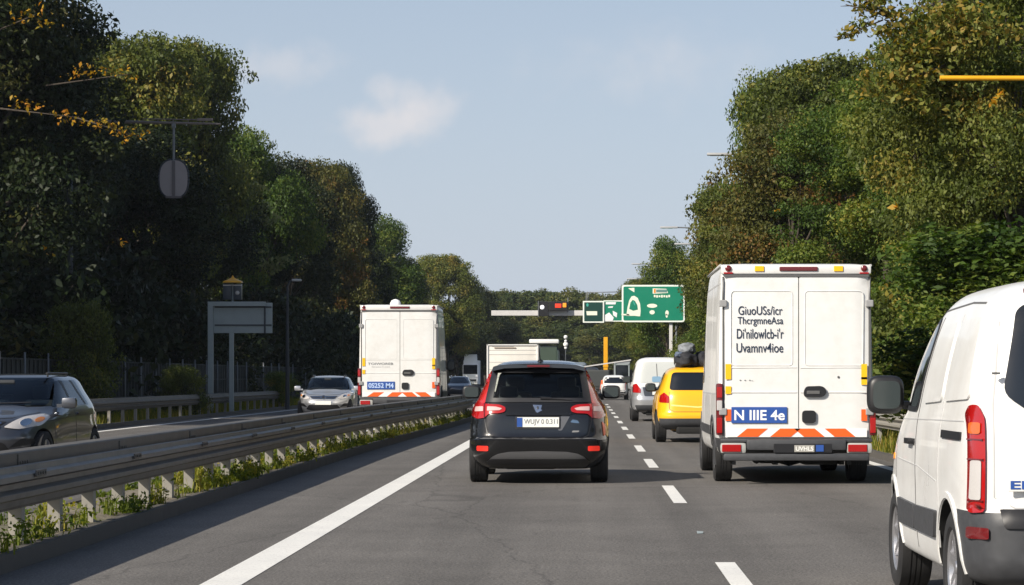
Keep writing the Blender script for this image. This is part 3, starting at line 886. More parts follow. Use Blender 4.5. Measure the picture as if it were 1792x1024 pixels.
def tree(key, x, y, h, label, cat='tree', group=None, rx=None, name=None, rz=None):
    label = ordinal(label)
    cm, tm, h1, r1 = PROTO[key]
    n = TREE_N[0]; TREE_N[0] += 1
    rs = random.Random(n * 7 + 3)
    if name is None: name = 'shrub' if 'bush' in key else 'tree'
    t = thing(name, (x, y, 0), label, cat, group, rs.uniform(0, 6.28) if rz is None else rz)
    s = h / h1; sx = (rx / r1) if rx else s
    t.scale = (sx, sx, s)
    for nm, me in (('trunk', tm), ('crown', cm)):
        o = bpy.data.objects.new(nm, me); COL.objects.link(o); o.parent = t
    return t
def ptree(key, px, top, y, label, rx=None, **k):
    x = (px - 1026) * y / F; h = (660 - top) * y / F + EYE
    return tree(key, x, y, h, label, rx=rx, **k)

GL, GRT, GF = 'trees beyond the far carriageway', 'trees along the near carriageway', 'trees closing the end of the road'
# left wood, front row (x in photo, top in photo, distance)
ptree('dark', -60, -120, 80, 'tall dark tree with yellowing branch ends at the left edge, nearest of the left wood', rx=4.5, group=GL)
ptree('dark_b', 50, 40, 97, 'dark broad tree behind the dark mast pole, beside the tall tree with yellow branches', rx=3.6, group=GL)
ptree('olive', 205, 76, 116, 'rounded olive tree just behind the yellow-tipped branches, left of the hanging oval sign', rx=4.3, group=GL)
ptree('olive', 335, 88, 128, 'tall olive tree rising behind the hanging oval sign', rx=3.2, group=GL)
ptree('dark', 250, 240, 104, 'dark tree below the oval sign, behind the fence', rx=3.6, group=GL)
ptree('green', 446, 238, 146, 'pale flecked tree right of the hanging oval sign', rx=3.4, group=GL)
ptree('dark_b', 505, 285, 168, 'dark tree behind the slim lamp post near the grey sign board', rx=3.6, group=GL)
ptree('russet', 560, 292, 186, 'tree with a rusty brown crown above the left delivery van', rx=3.6, group=GL)
ptree('dark', 602, 296, 196, 'dark flat-topped tree where the left wood steps down to the sky', rx=2.7, group=GL)
ptree('green_b', 668, 388, 236, 'mid-green conical tree directly above the left delivery van', rx=3.8, group=GL)
ptree('olive', 630, 430, 214, 'low olive tree in front of the conical one above the left delivery van', rx=3.2, group=GL)
ptree('dark_b', 708, 455, 262, 'small dark tree at the foot of the conical tree', rx=2.8, group=GL)
ptree('olive', 782, 450, 300, 'rounded free-standing olive tree right of the left delivery van', rx=4.3, group=GL)
ptree('dark', 832, 505, 330, 'dark tree at the right shoulder of the rounded olive tree', rx=3.6, group=GL)
ptree('green', 740, 520, 320, 'lower green tree left under the rounded olive tree', rx=4.2, group=GL)
ptree('dark_b', 862, 545, 350, 'dark low tree beside the left end of the white gantry beam', rx=4.0, group=GL)
# second row and understorey that closes the wood
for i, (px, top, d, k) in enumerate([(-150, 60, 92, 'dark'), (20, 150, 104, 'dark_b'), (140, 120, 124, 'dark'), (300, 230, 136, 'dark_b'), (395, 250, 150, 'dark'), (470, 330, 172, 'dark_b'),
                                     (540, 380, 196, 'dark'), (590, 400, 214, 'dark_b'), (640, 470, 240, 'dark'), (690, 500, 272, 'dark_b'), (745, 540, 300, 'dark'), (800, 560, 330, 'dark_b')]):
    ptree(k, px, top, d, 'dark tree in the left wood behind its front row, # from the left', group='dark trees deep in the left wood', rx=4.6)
# unseen trees added left of the frame to shade the wood
for x, y, h in ((-29, 62, 17), (-29, 78, 18), (-35, 70, 19), (-36, 86, 19), (-31, 94, 19), (-41, 100, 20), (-31, 50, 14), (-40, 60, 18)):
    tree('far', x, y, h, '# of the trees standing beside the left wood, out of view', group='trees left of the frame', rx=5.2)
rb = random.Random(77)
for i in range(26):
    y = 66 + i * 6.2; x = -18.4 - rb.uniform(0, 1.4)
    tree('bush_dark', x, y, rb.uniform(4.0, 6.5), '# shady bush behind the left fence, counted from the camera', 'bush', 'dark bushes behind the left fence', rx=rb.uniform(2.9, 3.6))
for px, d, h, r, k, lb in ((318, 84, 1.75, .9, 'bush_olive', 'light green shrub between fence and guardrail, left of the grey sign board'), (492, 106, 1.6, .8, 'bush', 'yellow-green shrub at the foot of the slim lamp post'),
                           (190, 74, 3.6, 1.4, 'bush_olive', 'sunlit shrub leaning over the fence beside the dark mast pole')):
    t = tree(k, (px - 1026) * d / F, d, h, lb, 'shrub', rx=r)
    if h > 3: t.location.x -= 1.0
# pale sprays and yellow branches in the left wood
def spray(name, blobs, leaf, m, label=None, parent=None, seed=3):
    rng = np.random.default_rng(seed); Pp, Tt = [], []
    for (c, r, n) in blobs:
        q = rng.normal(size=(n, 3)) * np.array([r, r * .7, r * .45]) * .55
        Pp.append(np.array(c) + q); Tt.append(rng.uniform(.1, .95, n))
    v, t = leaf_cloud(np.concatenate(Pp), leaf, rng, np.concatenate(Tt), up=.6)
    o = bpy.data.objects.new(name, quads_mesh(name, v, t, m)); COL.objects.link(o)
    if label: o['label'] = label
    if parent:
        bpy.context.view_layer.update(); o.parent = parent; o.matrix_parent_inverse = parent.matrix_world.inverted()
    return o
T0 = [o for o in bpy.data.objects if o.get('label', '').startswith('tall dark tree with yellowing')][0]
for q_, (x, y, r, n) in enumerate(((62, 18, .55, 26), (40, 32, .4, 16), (78, 42, .45, 18), (158, 122, .42, 26), (140, 132, .3, 12), (212, 126, .42, 24), (232, 138, .3, 12), (128, 132, .3, 10),
                       (30, 182, .35, 22), (55, 190, .4, 24), (110, 200, .4, 26), (140, 210, .4, 26), (165, 218, .4, 26), (190, 222, .35, 22), (215, 232, .4, 26), (236, 238, .35, 24), (85, 440, .3, 8), (208, 425, .25, 8))):
    spray('leaf_cluster', [(P(x, y, 74.5), r * 1.1, int(n * .95))], .066, LY, 'yellow-orange leaves at a branch end' if y < 120 else None, T0, 40 + q_)

bough = MB()
for a, b_, r in ((P(-20, 60, 77), P(62, 26, 75), .04), (P(80, 150, 77.5), P(225, 130, 75), .03), (P(0, 190, 77), P(130, 205, 75), .035), (P(130, 205, 75), P(238, 238, 75), .025)): bough.tube(a, b_, r, .012, 6)
bo = bough.build('bough', BARK); bpy.context.view_layer.update(); bo.parent = T0; bo.matrix_parent_inverse = T0.matrix_world.inverted()
T1 = [o for o in bpy.data.objects if o.get('label', '').startswith('pale flecked tree')][0]
spray('pale_spray', [(P(x, y, 138), r, n) for x, y, r, n in ((420, 300, .7, 90), (445, 330, .8, 130), (400, 345, .8, 110), (455, 362, .7, 120), (430, 385, .8, 120), (465, 385, .6, 90), (440, 440, .8, 110), (470, 462, .7, 100), (495, 455, .5, 60),
                     (410, 310, .7, 70), (480, 470, .5, 60), (390, 380, .6, 60))], .12, LP, 'pale sunlit leaves', T1, 5)  # sunlit highlights are put into a paler leaf colour
T2 = [o for o in bpy.data.objects if o.get('label', '').startswith('dark broad tree behind the dark mast')][0]
spray('pale_spray', [(P(x, y, 91), r, n) for x, y, r, n in ((130, 384, .26, 10), (50, 318, .25, 8), (10, 262, .3, 12), (22, 150, .6, 60), (8, 120, .5, 40), (15, 540, .3, 20), (60, 575, .6, 60), (20, 560, .5, 50), (90, 610, .4, 40), (180, 590, .6, 70), (205, 610, .6, 60), (175, 560, .5, 30), (75, 540, .3, 20))], .09, LP, 'pale sunlit leaves', T2, 6)

# right wood
ptree('near_olive', 1775, -150, 36, 'near brown-green tree whose branch reaches in at the top right corner', rx=2.0, group=GRT)
ptree('near', 1880, -60, 44, 'near green tree behind the white van with the black rear window', rx=3.4, group=GRT)
ptree('near', 1695, 95, 50, 'big green tree above the gap between the two right-hand vans', rx=2.5, group=GRT)
ptree('near_olive', 1780, 60, 58, 'olive tree under the yellow bar', rx=3.4, group=GRT)
ptree('near', 1555, 138, 64, 'leafy green tree above the right end of the delivery van roof', rx=2.9, group=GRT)
ptree('olive', 1430, 112, 82, 'tall olive tree with a brownish left flank, highest above the delivery van', rx=2.9, group=GRT)
ptree('green', 1350, 148, 90, 'green tree that stands out against the sky beside the first street lamp', rx=2.1, group=GRT)
ptree('russet', 1385, 215, 78, 'brownish tree in front of the tall olive one, over the delivery van', rx=2.4, group=GRT)
ptree('sparse', 1268, 312, 112, 'thin russet tree with bare twigs against the sky', rx=1.9, group=GRT)
ptree('olive', 1310, 330, 104, 'low olive tree right of the thin russet one', rx=2.5, group=GRT)
ptree('olive', 1276, 392, 124, 'olive tree above the green road sign', rx=2.3, group=GRT)
ptree('green_b', 1168, 425, 190, 'dark green pointed tree behind the lamp arms above the green road sign', rx=2.4, group=GRT)
ptree('russet', 1225, 455, 205, 'brownish low tree behind the green road sign', rx=2.6, group=GRT)
ptree('olive', 1122, 490, 250, 'small olive tree at the far end of the right wood, above the green sign', rx=2.6, group=GRT)
ptree('green', 1278, 470, 122, 'green tree at the right edge of the green road sign, beside the delivery van', rx=2.1, group=GRT)
ptree('olive', 1150, 545, 215, 'low olive tree seen under the green road sign', rx=3.0, group=GRT)
ptree('fir', 1768, 395, 33, 'young conifer with drooping sprays behind the near van roof', rx=1.6, name='conifer', group=None, cat='tree')
for i, (x, y, h, k) in enumerate([(12.6, 48, 12, 'green'), (13.5, 62, 13, 'green'), (13.2, 78, 14, 'dark'), (13.0, 95, 13, 'green'), (12.5, 112, 12, 'dark'), (11.5, 132, 11, 'green'), (11.8, 155, 12, 'green'), (11.8, 182, 12, 'green'), (11.5, 215, 12, 'dark'), (12.0, 245, 12, 'green')]):
    tree(k, x, y, h, '# tree from the camera in the back row of the right wood', group='second row of the right wood', rx=3.6)
for i in range(30):
    y = 27 + i * 5.2 + rb.uniform(-1, 1); k = rb.choice(['bush', 'bush', 'bush_olive'])
    tree(k, 7.6 + rb.uniform(-.1, .9), y, rb.uniform(2.9, 4.6), '# leafy bush from the camera behind the near guardrail', 'bush', 'bushes behind the near guardrail', rx=rb.uniform(1.9, 2.5))
for x, y, h in ((6.25, 31, 1.5), (6.3, 36.5, 1.3), (6.3, 43, 1.6), (6.4, 52, 1.6)):
    tree('bush_olive', x, y, h, '# low yellowish bush pressed against the near guardrail', 'bush', 'low bushes at the near guardrail', rx=.85)
# leafy branch that overhangs at the top right
T3 = [o for o in bpy.data.objects if o.get('label', '').startswith('near brown-green tree')][0]
spray('overhanging_branch', [(P(x, y, 34.5), r, n) for x, y, r, n in ((1478, 62, .13, 34), (1492, 52, .15, 40), (1508, 42, .17, 46), (1512, 15, .16, 40), (1532, 22, .2, 60), (1545, 52, .18, 50), (1560, 20, .25, 80), (1520, 5, .2, 60), (1552, 140, .3, 140), (1530, 160, .28, 120), (1515, 135, .15, 40),
      (1575, 95, .35, 220), (1560, 60, .2, 70), (1590, 40, .35, 200), (1600, 130, .4, 260), (1640, 80, .5, 360), (1700, 40, .5, 360), (1660, 20, .5, 300), (1585, 165, .3, 140), (1625, 185, .3, 140), (1760, 60, .5, 300), (1545, -10, .35, 150), (1500, -10, .2, 60))], .046, LO, None, T3, 8)
tw = MB()
for a, b_, r in (((7.2, 36, 7.6), P(1560, 30, 34.5), .05), (P(1560, 30, 34.5), P(1480, 8, 34.4), .02), (P(1545, 35, 34.5), P(1476, 64, 34.4), .014), ((7.0, 36, 6.6), P(1545, 150, 34.5), .045), (P(1560, 30, 34.5), P(1500, -10, 34.4), .02), (P(1490, 10, 34.5), P(1471, 11, 34.4), .010)):
    tw.tube(a, b_, r, r * .35, 6)
to_ = tw.build('bough', BARK); bpy.context.view_layer.update(); to_.parent = T3; to_.matrix_parent_inverse = T3.matrix_world.inverted()
for q_, (p_, r, n) in enumerate(((P(1752, 165, 34), .10, 12), (P(1738, 180, 34), .06, 6), (P(1362, 368, 72), .12, 8), (P(1568, 362, 34.5), .05, 5))): spray('leaf_cluster', [(p_, r, n)], .055, LY, 'yellow leaves', T3, 9 + q_)

# trees that close the road at the end
rf = random.Random(9)
for i in range(26):
    px = 836 + i * 12.4; d = 430 + rf.uniform(-35, 60); top = 516 + rf.uniform(-4, 9) + max(0, 900 - px) * .05
    ptree(rf.choice(['far', 'far_b', 'far']), px, top, d, '# distant tree from the left in the belt that closes the road', group=GF, rx=rf.uniform(4.6, 6.2))
for i in range(14):
    px = 838 + i * 22; d = 385 + rf.uniform(-20, 20)
    ptree(rf.choice(['far', 'far_b']), px, 572 + rf.uniform(-16, 14), d, '# low tree from the left, under the gantry at the road end', group='low distant trees under the gantry', rx=rf.uniform(4.2, 5.6))

for i in range(9):
    ptree('far', 742 + i * 17, 585 + (i % 3) * 9, 340 + (i * 37) % 60, '# low bushy tree from the left, at the far end of the left wood', group='low trees at the far end of the left wood', rx=5.0)
for i in range(16):
    tree('bush_dark', -14 + i * 2.1, 400 + (i * 53) % 30, 4.2, '# bush from the left under the belt that closes the road', 'bush', 'bushes under the distant belt', rx=2.6)

# ------------------------------------------------------------------ weeds in the median
rng = np.random.default_rng(21); Pw, Tw, Sw = [], [], []
V_, T__ = [], []
for i in range(620):
    y = rng.uniform(14, 80); dens = .35 + .65 * (math.sin(y * .9) * .5 + .5)
    if rng.random() > dens * (1.3 if y > 26 else .55): continue
    x = -4.42 + XM(y) + rng.uniform(-.10, .16) if rng.random() < .7 else -4.95 + XM(y) + rng.uniform(-.2, .3)
    h = rng.uniform(.05, .24) * (1.35 if rng.random() < .12 else 1); nbl = int(rng.uniform(14, 42)); sp = rng.uniform(.05, .16); tt = rng.beta(2, 2)
    for k in range(nbl):
        a = rng.uniform(0, 6.28); l = h * rng.uniform(.4, 1.1); ln = rng.uniform(.05, .7); bx, by = x + rng.normal() * sp * .5, y + rng.normal() * sp
        w = rng.uniform(.003, .008); dx, dy = math.cos(a), math.sin(a); px_, py_ = -dy * w, dx * w
        mx_, mz = l * ln * .4, .12 + l * .65; ex, ez = l * ln, .12 + l * (1 - ln * .3)
        V_ += [(bx - px_, by - py_, .12), (bx + px_, by + py_, .12), (bx + dx * mx_ + px_, by + dy * mx_ + py_, mz), (bx + dx * mx_ - px_, by + dy * mx_ - py_, mz)]
        V_ += [(bx + dx * mx_ - px_, by + dy * mx_ - py_, mz), (bx + dx * mx_ + px_, by + dy * mx_ + py_, mz), (bx + dx * ex + px_ * .2, by + dy * ex + py_ * .2, ez), (bx + dx * ex - px_ * .2, by + dy * ex - py_ * .2, ez)]
        T__ += [min(1, max(0, tt + rng.normal() * .12))] * 2
    nl_ = int(rng.uniform(20, 80))
    pos = np.array([x, y, .12 + h * .5]) + rng.normal(size=(nl_, 3)) * np.array([.07, .12, h * .28]); pos[:, 2] = np.maximum(pos[:, 2], .14)
    v, _ = leaf_cloud(pos, .022, rng, np.zeros(nl_)); V_ += [tuple(q) for q in v]; T__ += [min(1, max(0, tt - .1 + rng.normal() * .1)) for _ in range(nl_)]
wd = bpy.data.objects.new('weeds', quads_mesh('weeds', np.array(V_), np.array(T__), LW)); COL.objects.link(wd)
tag(wd, 'green and straw-coloured weeds growing along the median posts', 'weeds', None, 'stuff')
V_, T__ = [], []
for i in range(5200):                                   # rough grass on the verges
    if i % 2: x, y = 5.3 + rng.exponential(.7), rng.uniform(18, 120)
    else: x, y = -13.7 - rng.uniform(0, 2.4), rng.uniform(56, 140)
    for k in range(9):
        a = rng.uniform(0, 6.28); l = rng.uniform(.08, .34); bx, by = x + rng.normal() * .08, y + rng.normal() * .08; w = .012; dx, dy = math.cos(a), math.sin(a)
        V_ += [(bx - dy * w, by + dx * w, -.02), (bx + dy * w, by - dx * w, -.02), (bx + dx * l * .3 + dy * w * .3, by + dy * l * .3, l), (bx + dx * l * .3 - dy * w * .3, by + dy * l * .3, l)]
        T__.append(rng.uniform(0, 1))
wd = bpy.data.objects.new('verge_grass', quads_mesh('verge_grass', np.array(V_), np.array(T__), LW)); COL.objects.link(wd)
tag(wd, 'rough grass on the verges behind the side guardrails', 'grass', None, 'stuff')

# ------------------------------------------------------------------ fence on the left
fx = -16.2
fn = thing('fence', (fx, 60, 0), 'dark see-through mesh fence in front of the left wood', 'fence')
fm = MB()
for i in range(150):
    y = i * .55; fm.box((0, y, 1.0), (.02, .10, 1.9))
for z in (.12, .7, 1.3, 1.92): fm.box((.02, 41, z), (.03, 84, .05))
fm.build('fence_panel', FENCE, fn)
fs = MB().box((-.03, 41, 1.0), (.012, 84, 1.85)).build('mesh_backing', FENCE, fn)
p0 = None
for i in range(28):
    if p0 is None: p0 = MB().tube((0.06, 0, -.05), (0.06, 0, 2.12), .03, n=8).build('fence_post', POLE, fn); o = p0
    else: o = p0.copy(); COL.objects.link(o); o.parent = fn
    o.location = (0, i * 3.0, 0)

# ------------------------------------------------------------------ left: masts, sign back, lamp
d = 84.0
ms = P(122, 0, d).x; zt = P(0, 214, d).z
t = thing('sign_mast', (ms, d, 0), 'dark mast whose long thin arm carries a hanging oval sign', 'sign mast')
m = MB(); m.tube((0, 0, 0), (0, 0, zt + .1), .14, .09, 14); m.build('pole', DPOLE, t)
x1 = P(250, 0, d).x - ms; x2 = P(386, 0, d).x - ms
m = MB(); m.tube((0, 0, zt + .05), (x1, 0, zt), .06, .055, 8); m.tube((x1, 0, zt), (x2, 0, zt - .06), .055, .035, 8); m.tube((x1, 0, zt + .12), (x2 - .5, 0, zt + .08), .022, .022, 6)
for k in range(5): xx = x1 + (x2 - x1 - .6) * k / 4; m.tube((xx, 0, zt), (xx, 0, zt + .12), .015, n=5)
m.box((x1 + (x2 - x1) * .8, 0, zt + .09), (.55, .08, .10), bev=.02); m.build('arm', mat('arm_brown', (.16, .135, .12), .6), t, True, 40)
xr = P(304, 0, d).x - ms; z1, z2 = P(0, 280, d).z, P(0, 346, d).z; zc, rh, rw = (z1 + z2) / 2, (z1 - z2) / 2, .50
m = MB(); m.tube((xr, 0, zt), (xr, 0, z1 - .05), .045, n=10); m.box((xr, 0, zt - .12), (.14, .10, .16), bev=.02)
m.build('hanger', POLE, t, True, 40)
m = MB(); m.poly([(xr + rw * math.copysign(abs(math.cos(a)) ** .8, math.cos(a)), .03, zc + rh * math.copysign(abs(math.sin(a)) ** .8, math.sin(a))) for a in [i * math.pi / 24 for i in range(48)]], (0, -.05, 0))
s = m.build('sign_disc', mat('sign_back_mauve', (.27, .245, .25), .5, noise=(2, .06)), t)
ring = [(xr + (rw + .015) * math.copysign(abs(math.cos(a)) ** .8, math.cos(a)), .0, zc + (rh + .015) * math.copysign(abs(math.sin(a)) ** .8, math.sin(a))) for a in [i * math.pi / 24 for i in range(49)]]
m = MB()
for a, b_ in zip(ring[:-1], ring[1:]): m.tube(a, b_, .035, n=6)
m.build('rim', DPOLE, s); m = MB(); m.box((xr, -.045, zc), (.10, .05, rh * 2 - .08)); m.box((xr, -.05, z2 + .02), (.55, .06, .07), bev=.01); m.build('stiffener', mat('stiffener_grey', (.10, .09, .095), .5), s)

d = 90.0
px = lambda a: (a - 1026) * d / F
t = thing('sign_board', (px(405), d, 0), 'grey back of a wide road sign on an L-shaped post, before the dark wood', 'road sign')
b0 = px(405); L, Rr = px(364) - b0, px(477) - b0; zt_, zb_ = P(0, 528, d).z, P(0, 583, d).z
m = MB(); m.box((L + .10, .0, zt_ / 2), (.20, .16, zt_), bev=.01); m.box(((px(465) - b0 + L) / 2, 0, zt_ - .085), (px(465) - b0 - L, .165, .17), bev=.01)
m.build('post_frame', SIGNBK, t)
m = MB(); m.box(((L + Rr) / 2 + .05, .11, (zt_ + zb_) / 2 - .02), (Rr - L - .14, .04, zt_ - zb_ - .04), bev=.01); s = m.build('sign_panel', SIGNBK, t)
m = MB()
for z in (zt_ - .20, zb_ + .30): m.box(((L + Rr) / 2 + .1, .075, z), (Rr - L - .3, .03, .05))
m.box((px(463) - b0, .06, (zt_ + zb_) / 2), (.06, .07, zt_ - zb_)); m.build('bracket', DPOLE, s)
m = MB(); m.box((0, .02, zb_ / 2), (.16, .12, zb_), bev=.01); m.build('post', SIGNBK, t)
m = MB(); m.box((-.32, .20, 1.65), (.42, .05, 2.9))
t = thing('beacon_post', (px(405), d + .35, 0), 'slim post with a camera box under a yellow cap, rising above the grey sign back', 'camera post')
m.bm.free(); m = MB(); m.tube((0, 0, 0), (0, 0, P(0, 486, d).z), .045, n=10); m.build('pole', SIGNBK, t)
zb2, zt2 = P(0, 524, d).z, P(0, 496, d).z
m = MB(); m.box((-.2, 0, (zb2 + zt2) / 2), (.32, .26, zt2 - zb2), bev=.02); m.box((.19, 0, (zb2 + zt2) / 2), (.30, .26, zt2 - zb2), bev=.02); hb = m.build('camera_box', mat('box_blue', (.03, .04, .055), .4), t, True, 40)
m = MB(); m.lathe([(-.16, .001), (-.16, .075), (-.12, .085)], (.19, 0, (zb2 + zt2) / 2 - .05), 'Y', 18); m.box((0, -.135, zt2 - .06), (.70, .01, .03)); m.build('lens', CLEARL, hb)
m = MB(); m.lathe([(-.03, .001), (-.03, .38), (.03, .36), (.09, .20), (.16, .06), (.22, .03), (.26, .001)], (0, 0, P(0, 493, d).z), 'Z', 20); m.build('cap', YPOLE, t, True, 40)

def lamp_post(px0, d, h, arm, label, group, m_=POLE, side=-1, head=True, curve=False):
    x = (px0 - 1026) * d / F
    t = thing('street_lamp', (x, d, 0), label, 'street lamp', group)
    m = MB(); m.tube((0, 0, 0), (0, 0, h * .5), .10, .075, 10); m.tube((0, 0, h * .5), (0, 0, h), .075, .05, 10); m.build('pole', m_, t, True, 40)
    m = MB(); m.tube((0, 0, h), (side * arm * .35, 0, h + .28), .045, .04, 8); m.tube((side * arm * .35, 0, h + .28), (side * arm, 0, h + .34), .04, .035, 8); m.build('arm', m_, t, True, 40)
    m = MB(); m.box((side * (arm + (.42 if side < 0 else .15)), 0, h + .34), (.95 if side < 0 else .4, .28, .10), bev=.035); hd = m.build('lamp_head', mat('lamp_head_grey', (.42, .43, .44), .4), t, True, 40)
    if side < 0: MB().box((side * (arm + .50), 0, h + .284), (.55, .20, .012)).build('lens', CLEARL, hd)
    return t
lamp_post(503, 104, P(0, 492, 104).z - .3, .25, 'slim dim lamp post before the dark wood, between grey sign board and left van', 'street lamps', DPOLE, 1)
t = thing('marker_pole', (P(55, 0, 80).x, 80, 0), 'short thin pale pole standing behind the roof of the grey car', 'pole')
MB().tube((0, 0, 0), (0, 0, P(0, 610, 80).z), .035, n=8).build('pole', POLE, t)
for (pt, py, d, lb) in ((1237, 270, 92, 'street lamp nearest the camera, its head jutting from the tall trees into the sky'), (1155, 398, 128, 'second street lamp, its long head poking out level with the thin russet tree'),
                        (1180, 427, 146, 'third street lamp, low head just under the second one'), (1105, 462, 200, 'fourth street lamp, small head left of the pointed dark tree'), (1097, 488, 224, 'fifth and smallest street lamp head just above the green road sign')):
    zt = (660 - py) * d / F + EYE; xp = 7.5; xt = (pt - 1026) * d / F
    arm = xp - xt - .9
    lamp_post(1026 + xp * F / d, d, zt - .34, arm, lb, 'street lamps', POLE, -1)

# yellow bar at the top right
t = thing('height_bar', (8.2, 33, 0), 'yellow horizontal bar reaching in from a post before the right-hand trees', 'height bar')
zz = P(0, 138, 30.5).z
MB().tube((0, -2.5, 0), (0, -2.5, zz + .2), .08, n=12).build('post', YPOLE, t, True, 40)
MB().tube((0, -2.5, zz), (P(1645, 0, 30.5).x - 8.2, -2.5, zz + .01), .032, n=12).build('bar', YPOLE, t, True, 40)

# ------------------------------------------------------------------ gantry with road signs
d = 178.0
k_ = d / F
X = lambda a: (a - 1026) * k_
Z = lambda b: EYE + (660 - b) * k_
t = thing('gantry', (X(1174), d, 0), 'pale cantilever beam gantry reaching across the road at the far green sign', 'gantry')
x0 = X(1174)
m = MB(); m.box((0, 0, Z(566) / 2), (.24, .24, Z(566)), bev=.02); m.build('post', BEAM, t)
m = MB(); m.box(((X(860) + X(1174)) / 2 - x0, 0, Z(548)), (X(1174) - X(860), .30, Z(544) - Z(553)), bev=.02)
m.build('beam', BEAM, t)
m = MB(); m.tube((X(1026) - x0, -.1, Z(512)), (X(1088) - x0, -.1, Z(511)), .035, n=6); m.tube((X(1029) - x0, -.1, Z(512)), (X(1029) - x0, -.1, Z(528)), .03, n=6)
m.tube((X(1026) - x0, -.1, Z(512)), (X(1026) - x0, -.1, Z(545)), .03, n=6); m.build('rail', POLE, t)
def sign(name, x0_, x1_, y0_, y1_, face, label, dd=d - .35, border=.12, r=.18, cat='road sign', rim=SIGNW):
    xc, zc = (X(x0_) + X(x1_)) / 2, (Z(y0_) + Z(y1_)) / 2; w, h = (X(x1_) - X(x0_)) / 2, abs(Z(y0_) - Z(y1_)) / 2
    s = thing(name, (xc, dd, zc), label, cat)
    o = rrect(-w, w, -h, h, r); MB().poly([(a, 0, b) for a, b in o], (0, .06, 0)).build('sign_border', rim, s)
    o = rrect(-w + border, w - border, -h + border, h - border, max(.02, r - .06)); f = MB().poly([(a, -.012, b) for a, b in o], (0, .02, 0)).build('sign_face', face, s)
    MB().box((0, .16, 0), (w * 1.2, .2, .12)).build('bracket', POLE, s)
    return s, f
s, f = sign('road_sign', 1088, 1198, 499, 564, SIGNG, 'large green road sign with white border, arch symbol and white blots')
def L2(a, b): return (X(a) - s.location.x, -.022, Z(b) - s.location.z)
def blob(nm, pts, mm): MB().poly([L2(*p) for p in pts], (0, .009, 0)).build(nm, mm, f)
SC = mat('symbol_cream', (.80, .82, .68), .45)
blob('symbol', [(1099, 505), (1110, 504), (1110, 512), (1105, 509)], SC)
arch = [(1096, 553), (1098, 538), (1101, 526), (1105, 519), (1110, 518), (1116, 522), (1120, 532), (1121, 545), (1120, 554), (1110, 553)]
blob('symbol', arch, SC)
MB().poly([(lambda q: (q[0], -.034, q[2]))(L2(*p)) for p in [(1101, 541), (1103, 530), (1107, 525), (1111, 527), (1115, 534), (1116, 542), (1108, 544)]], (0, .010, 0)).build('symbol', SIGNG, f)
MB().poly([(lambda q: (q[0], -.046, q[2]))(L2(*p)) for p in [(1107, 527), (1109, 528), (1112, 534), (1110, 535)]], (0, .010, 0)).build('symbol', mat('symbol_teal', (.05, .35, .28), .45), f)
blob('symbol', [(1087.5, 549.5), (1100, 550), (1102, 552.5), (1087.5, 552)], SC)
el = lambda cx, cy, rx, ry, n=14: [(cx + rx * math.cos(i * 2 * math.pi / n), cy + ry * math.sin(i * 2 * math.pi / n)) for i in range(n)]
for cx, cy, rx, ry in ((1141, 535.5, 9, 3.6), (1141, 546.8, 4.6, 3.8), (1167, 548, 3, 4.6), (1166.5, 553, 1.8, 3.4)): blob('symbol', el(cx, cy, rx, ry), SC)
blob('symbol', [(1142, 505), (1166, 506), (1169, 513), (1142, 514.5)], SC)
MB().poly([(lambda q: (q[0], -.034, q[2]))(L2(*p)) for p in rrect(1148, 1167, 507, 512, .3)], (0, .010, 0)).build('symbol', mat('symbol_grey', (.12, .24, .22), .5), f)
MB().poly([(lambda q: (q[0], -.034, q[2]))(L2(*p)) for p in [(1144, 506), (1147, 506), (1147, 513), (1144, 513)]], (0, .010, 0)).build('symbol', AMBERL, f)
for a in range(7): blob('symbol', rrect(1144 + a * 4.2, 1147 + a * 4.2, 516.5 + (a % 3) * .4, 520.5 + (a % 2) * .7, .5), SC)
s, f = sign('road_sign', 1056, 1090, 526, 563, SIGNG, 'small green road sign squeezed between dark panel and large green sign', d - .30, .08, .05)
for pts in ([(1060, 529), (1078, 529), (1077, 533), (1060, 533)], [(1058, 552), (1066, 547), (1074, 556), (1072, 562), (1057, 562)], [(1072, 544), (1080, 548), (1079, 556), (1073, 552)], [(1064, 537), (1073, 536), (1072, 539), (1064, 539)]):
    MB().poly([L2(*p) for p in pts], (0, .009, 0)).build('symbol', WREF, f)
s, f = sign('road_sign', 1020, 1057, 527, 565, SIGNGD, 'dark green panel sign with a white frame, left of the green signs', d - .40, .10, .04)
MB().poly([L2(*p) for p in [(1026, 545), (1045, 545), (1045, 552), (1027, 552)]], (0, .009, 0)).build('symbol', SC, f)
MB().poly([L2(*p) for p in el(1028, 534, 2, 3)], (0, .009, 0)).build('symbol', mat('symbol_teal', (.05, .35, .28), .45), f)
t = thing('traffic_light', (X(951), d - .4, Z(541)), 'black signal box with a white lamp on the left part of the gantry beam', 'traffic light')
MB().box((0, 0, 0), (X(961) - X(943), .34, Z(529) - Z(555)), bev=.03).build('housing', PLASTD, t)
MB().box((-.37, -.02, 0), (.05, .40, Z(528) - Z(556))).build('edge_plate', POLE, t)
MB().lathe([(-.20, .001), (-.20, .15), (-.15, .17)], (-.08, 0, .12), 'Y', 18).build('lamp', mat('lamp_white', (.9, .92, .95), .3, emit=((1, 1, 1), .5)), t)
t = thing('traffic_light', (X(977), d - .45, Z(536)), 'black signal box with red and amber lamps beside the white-lamp box on the gantry', 'traffic light')
MB().box((0, 0, 0), (X(994) - X(961), .34, Z(528) - Z(544)), bev=.03).build('housing', PLASTD, t)
MB().box((.0, -.19, .02), (.46, .05, .30), bev=.08).build('lamp', mat('lamp_red', (.65, .03, .02), .3, emit=((1, .08, .02), .5)), t)
MB().box((.47, -.19, .06), (.26, .05, .32), bev=.08).build('lamp', mat('lamp_amber', (.8, .25, .02), .3, emit=((1, .35, .03), .5)), t)
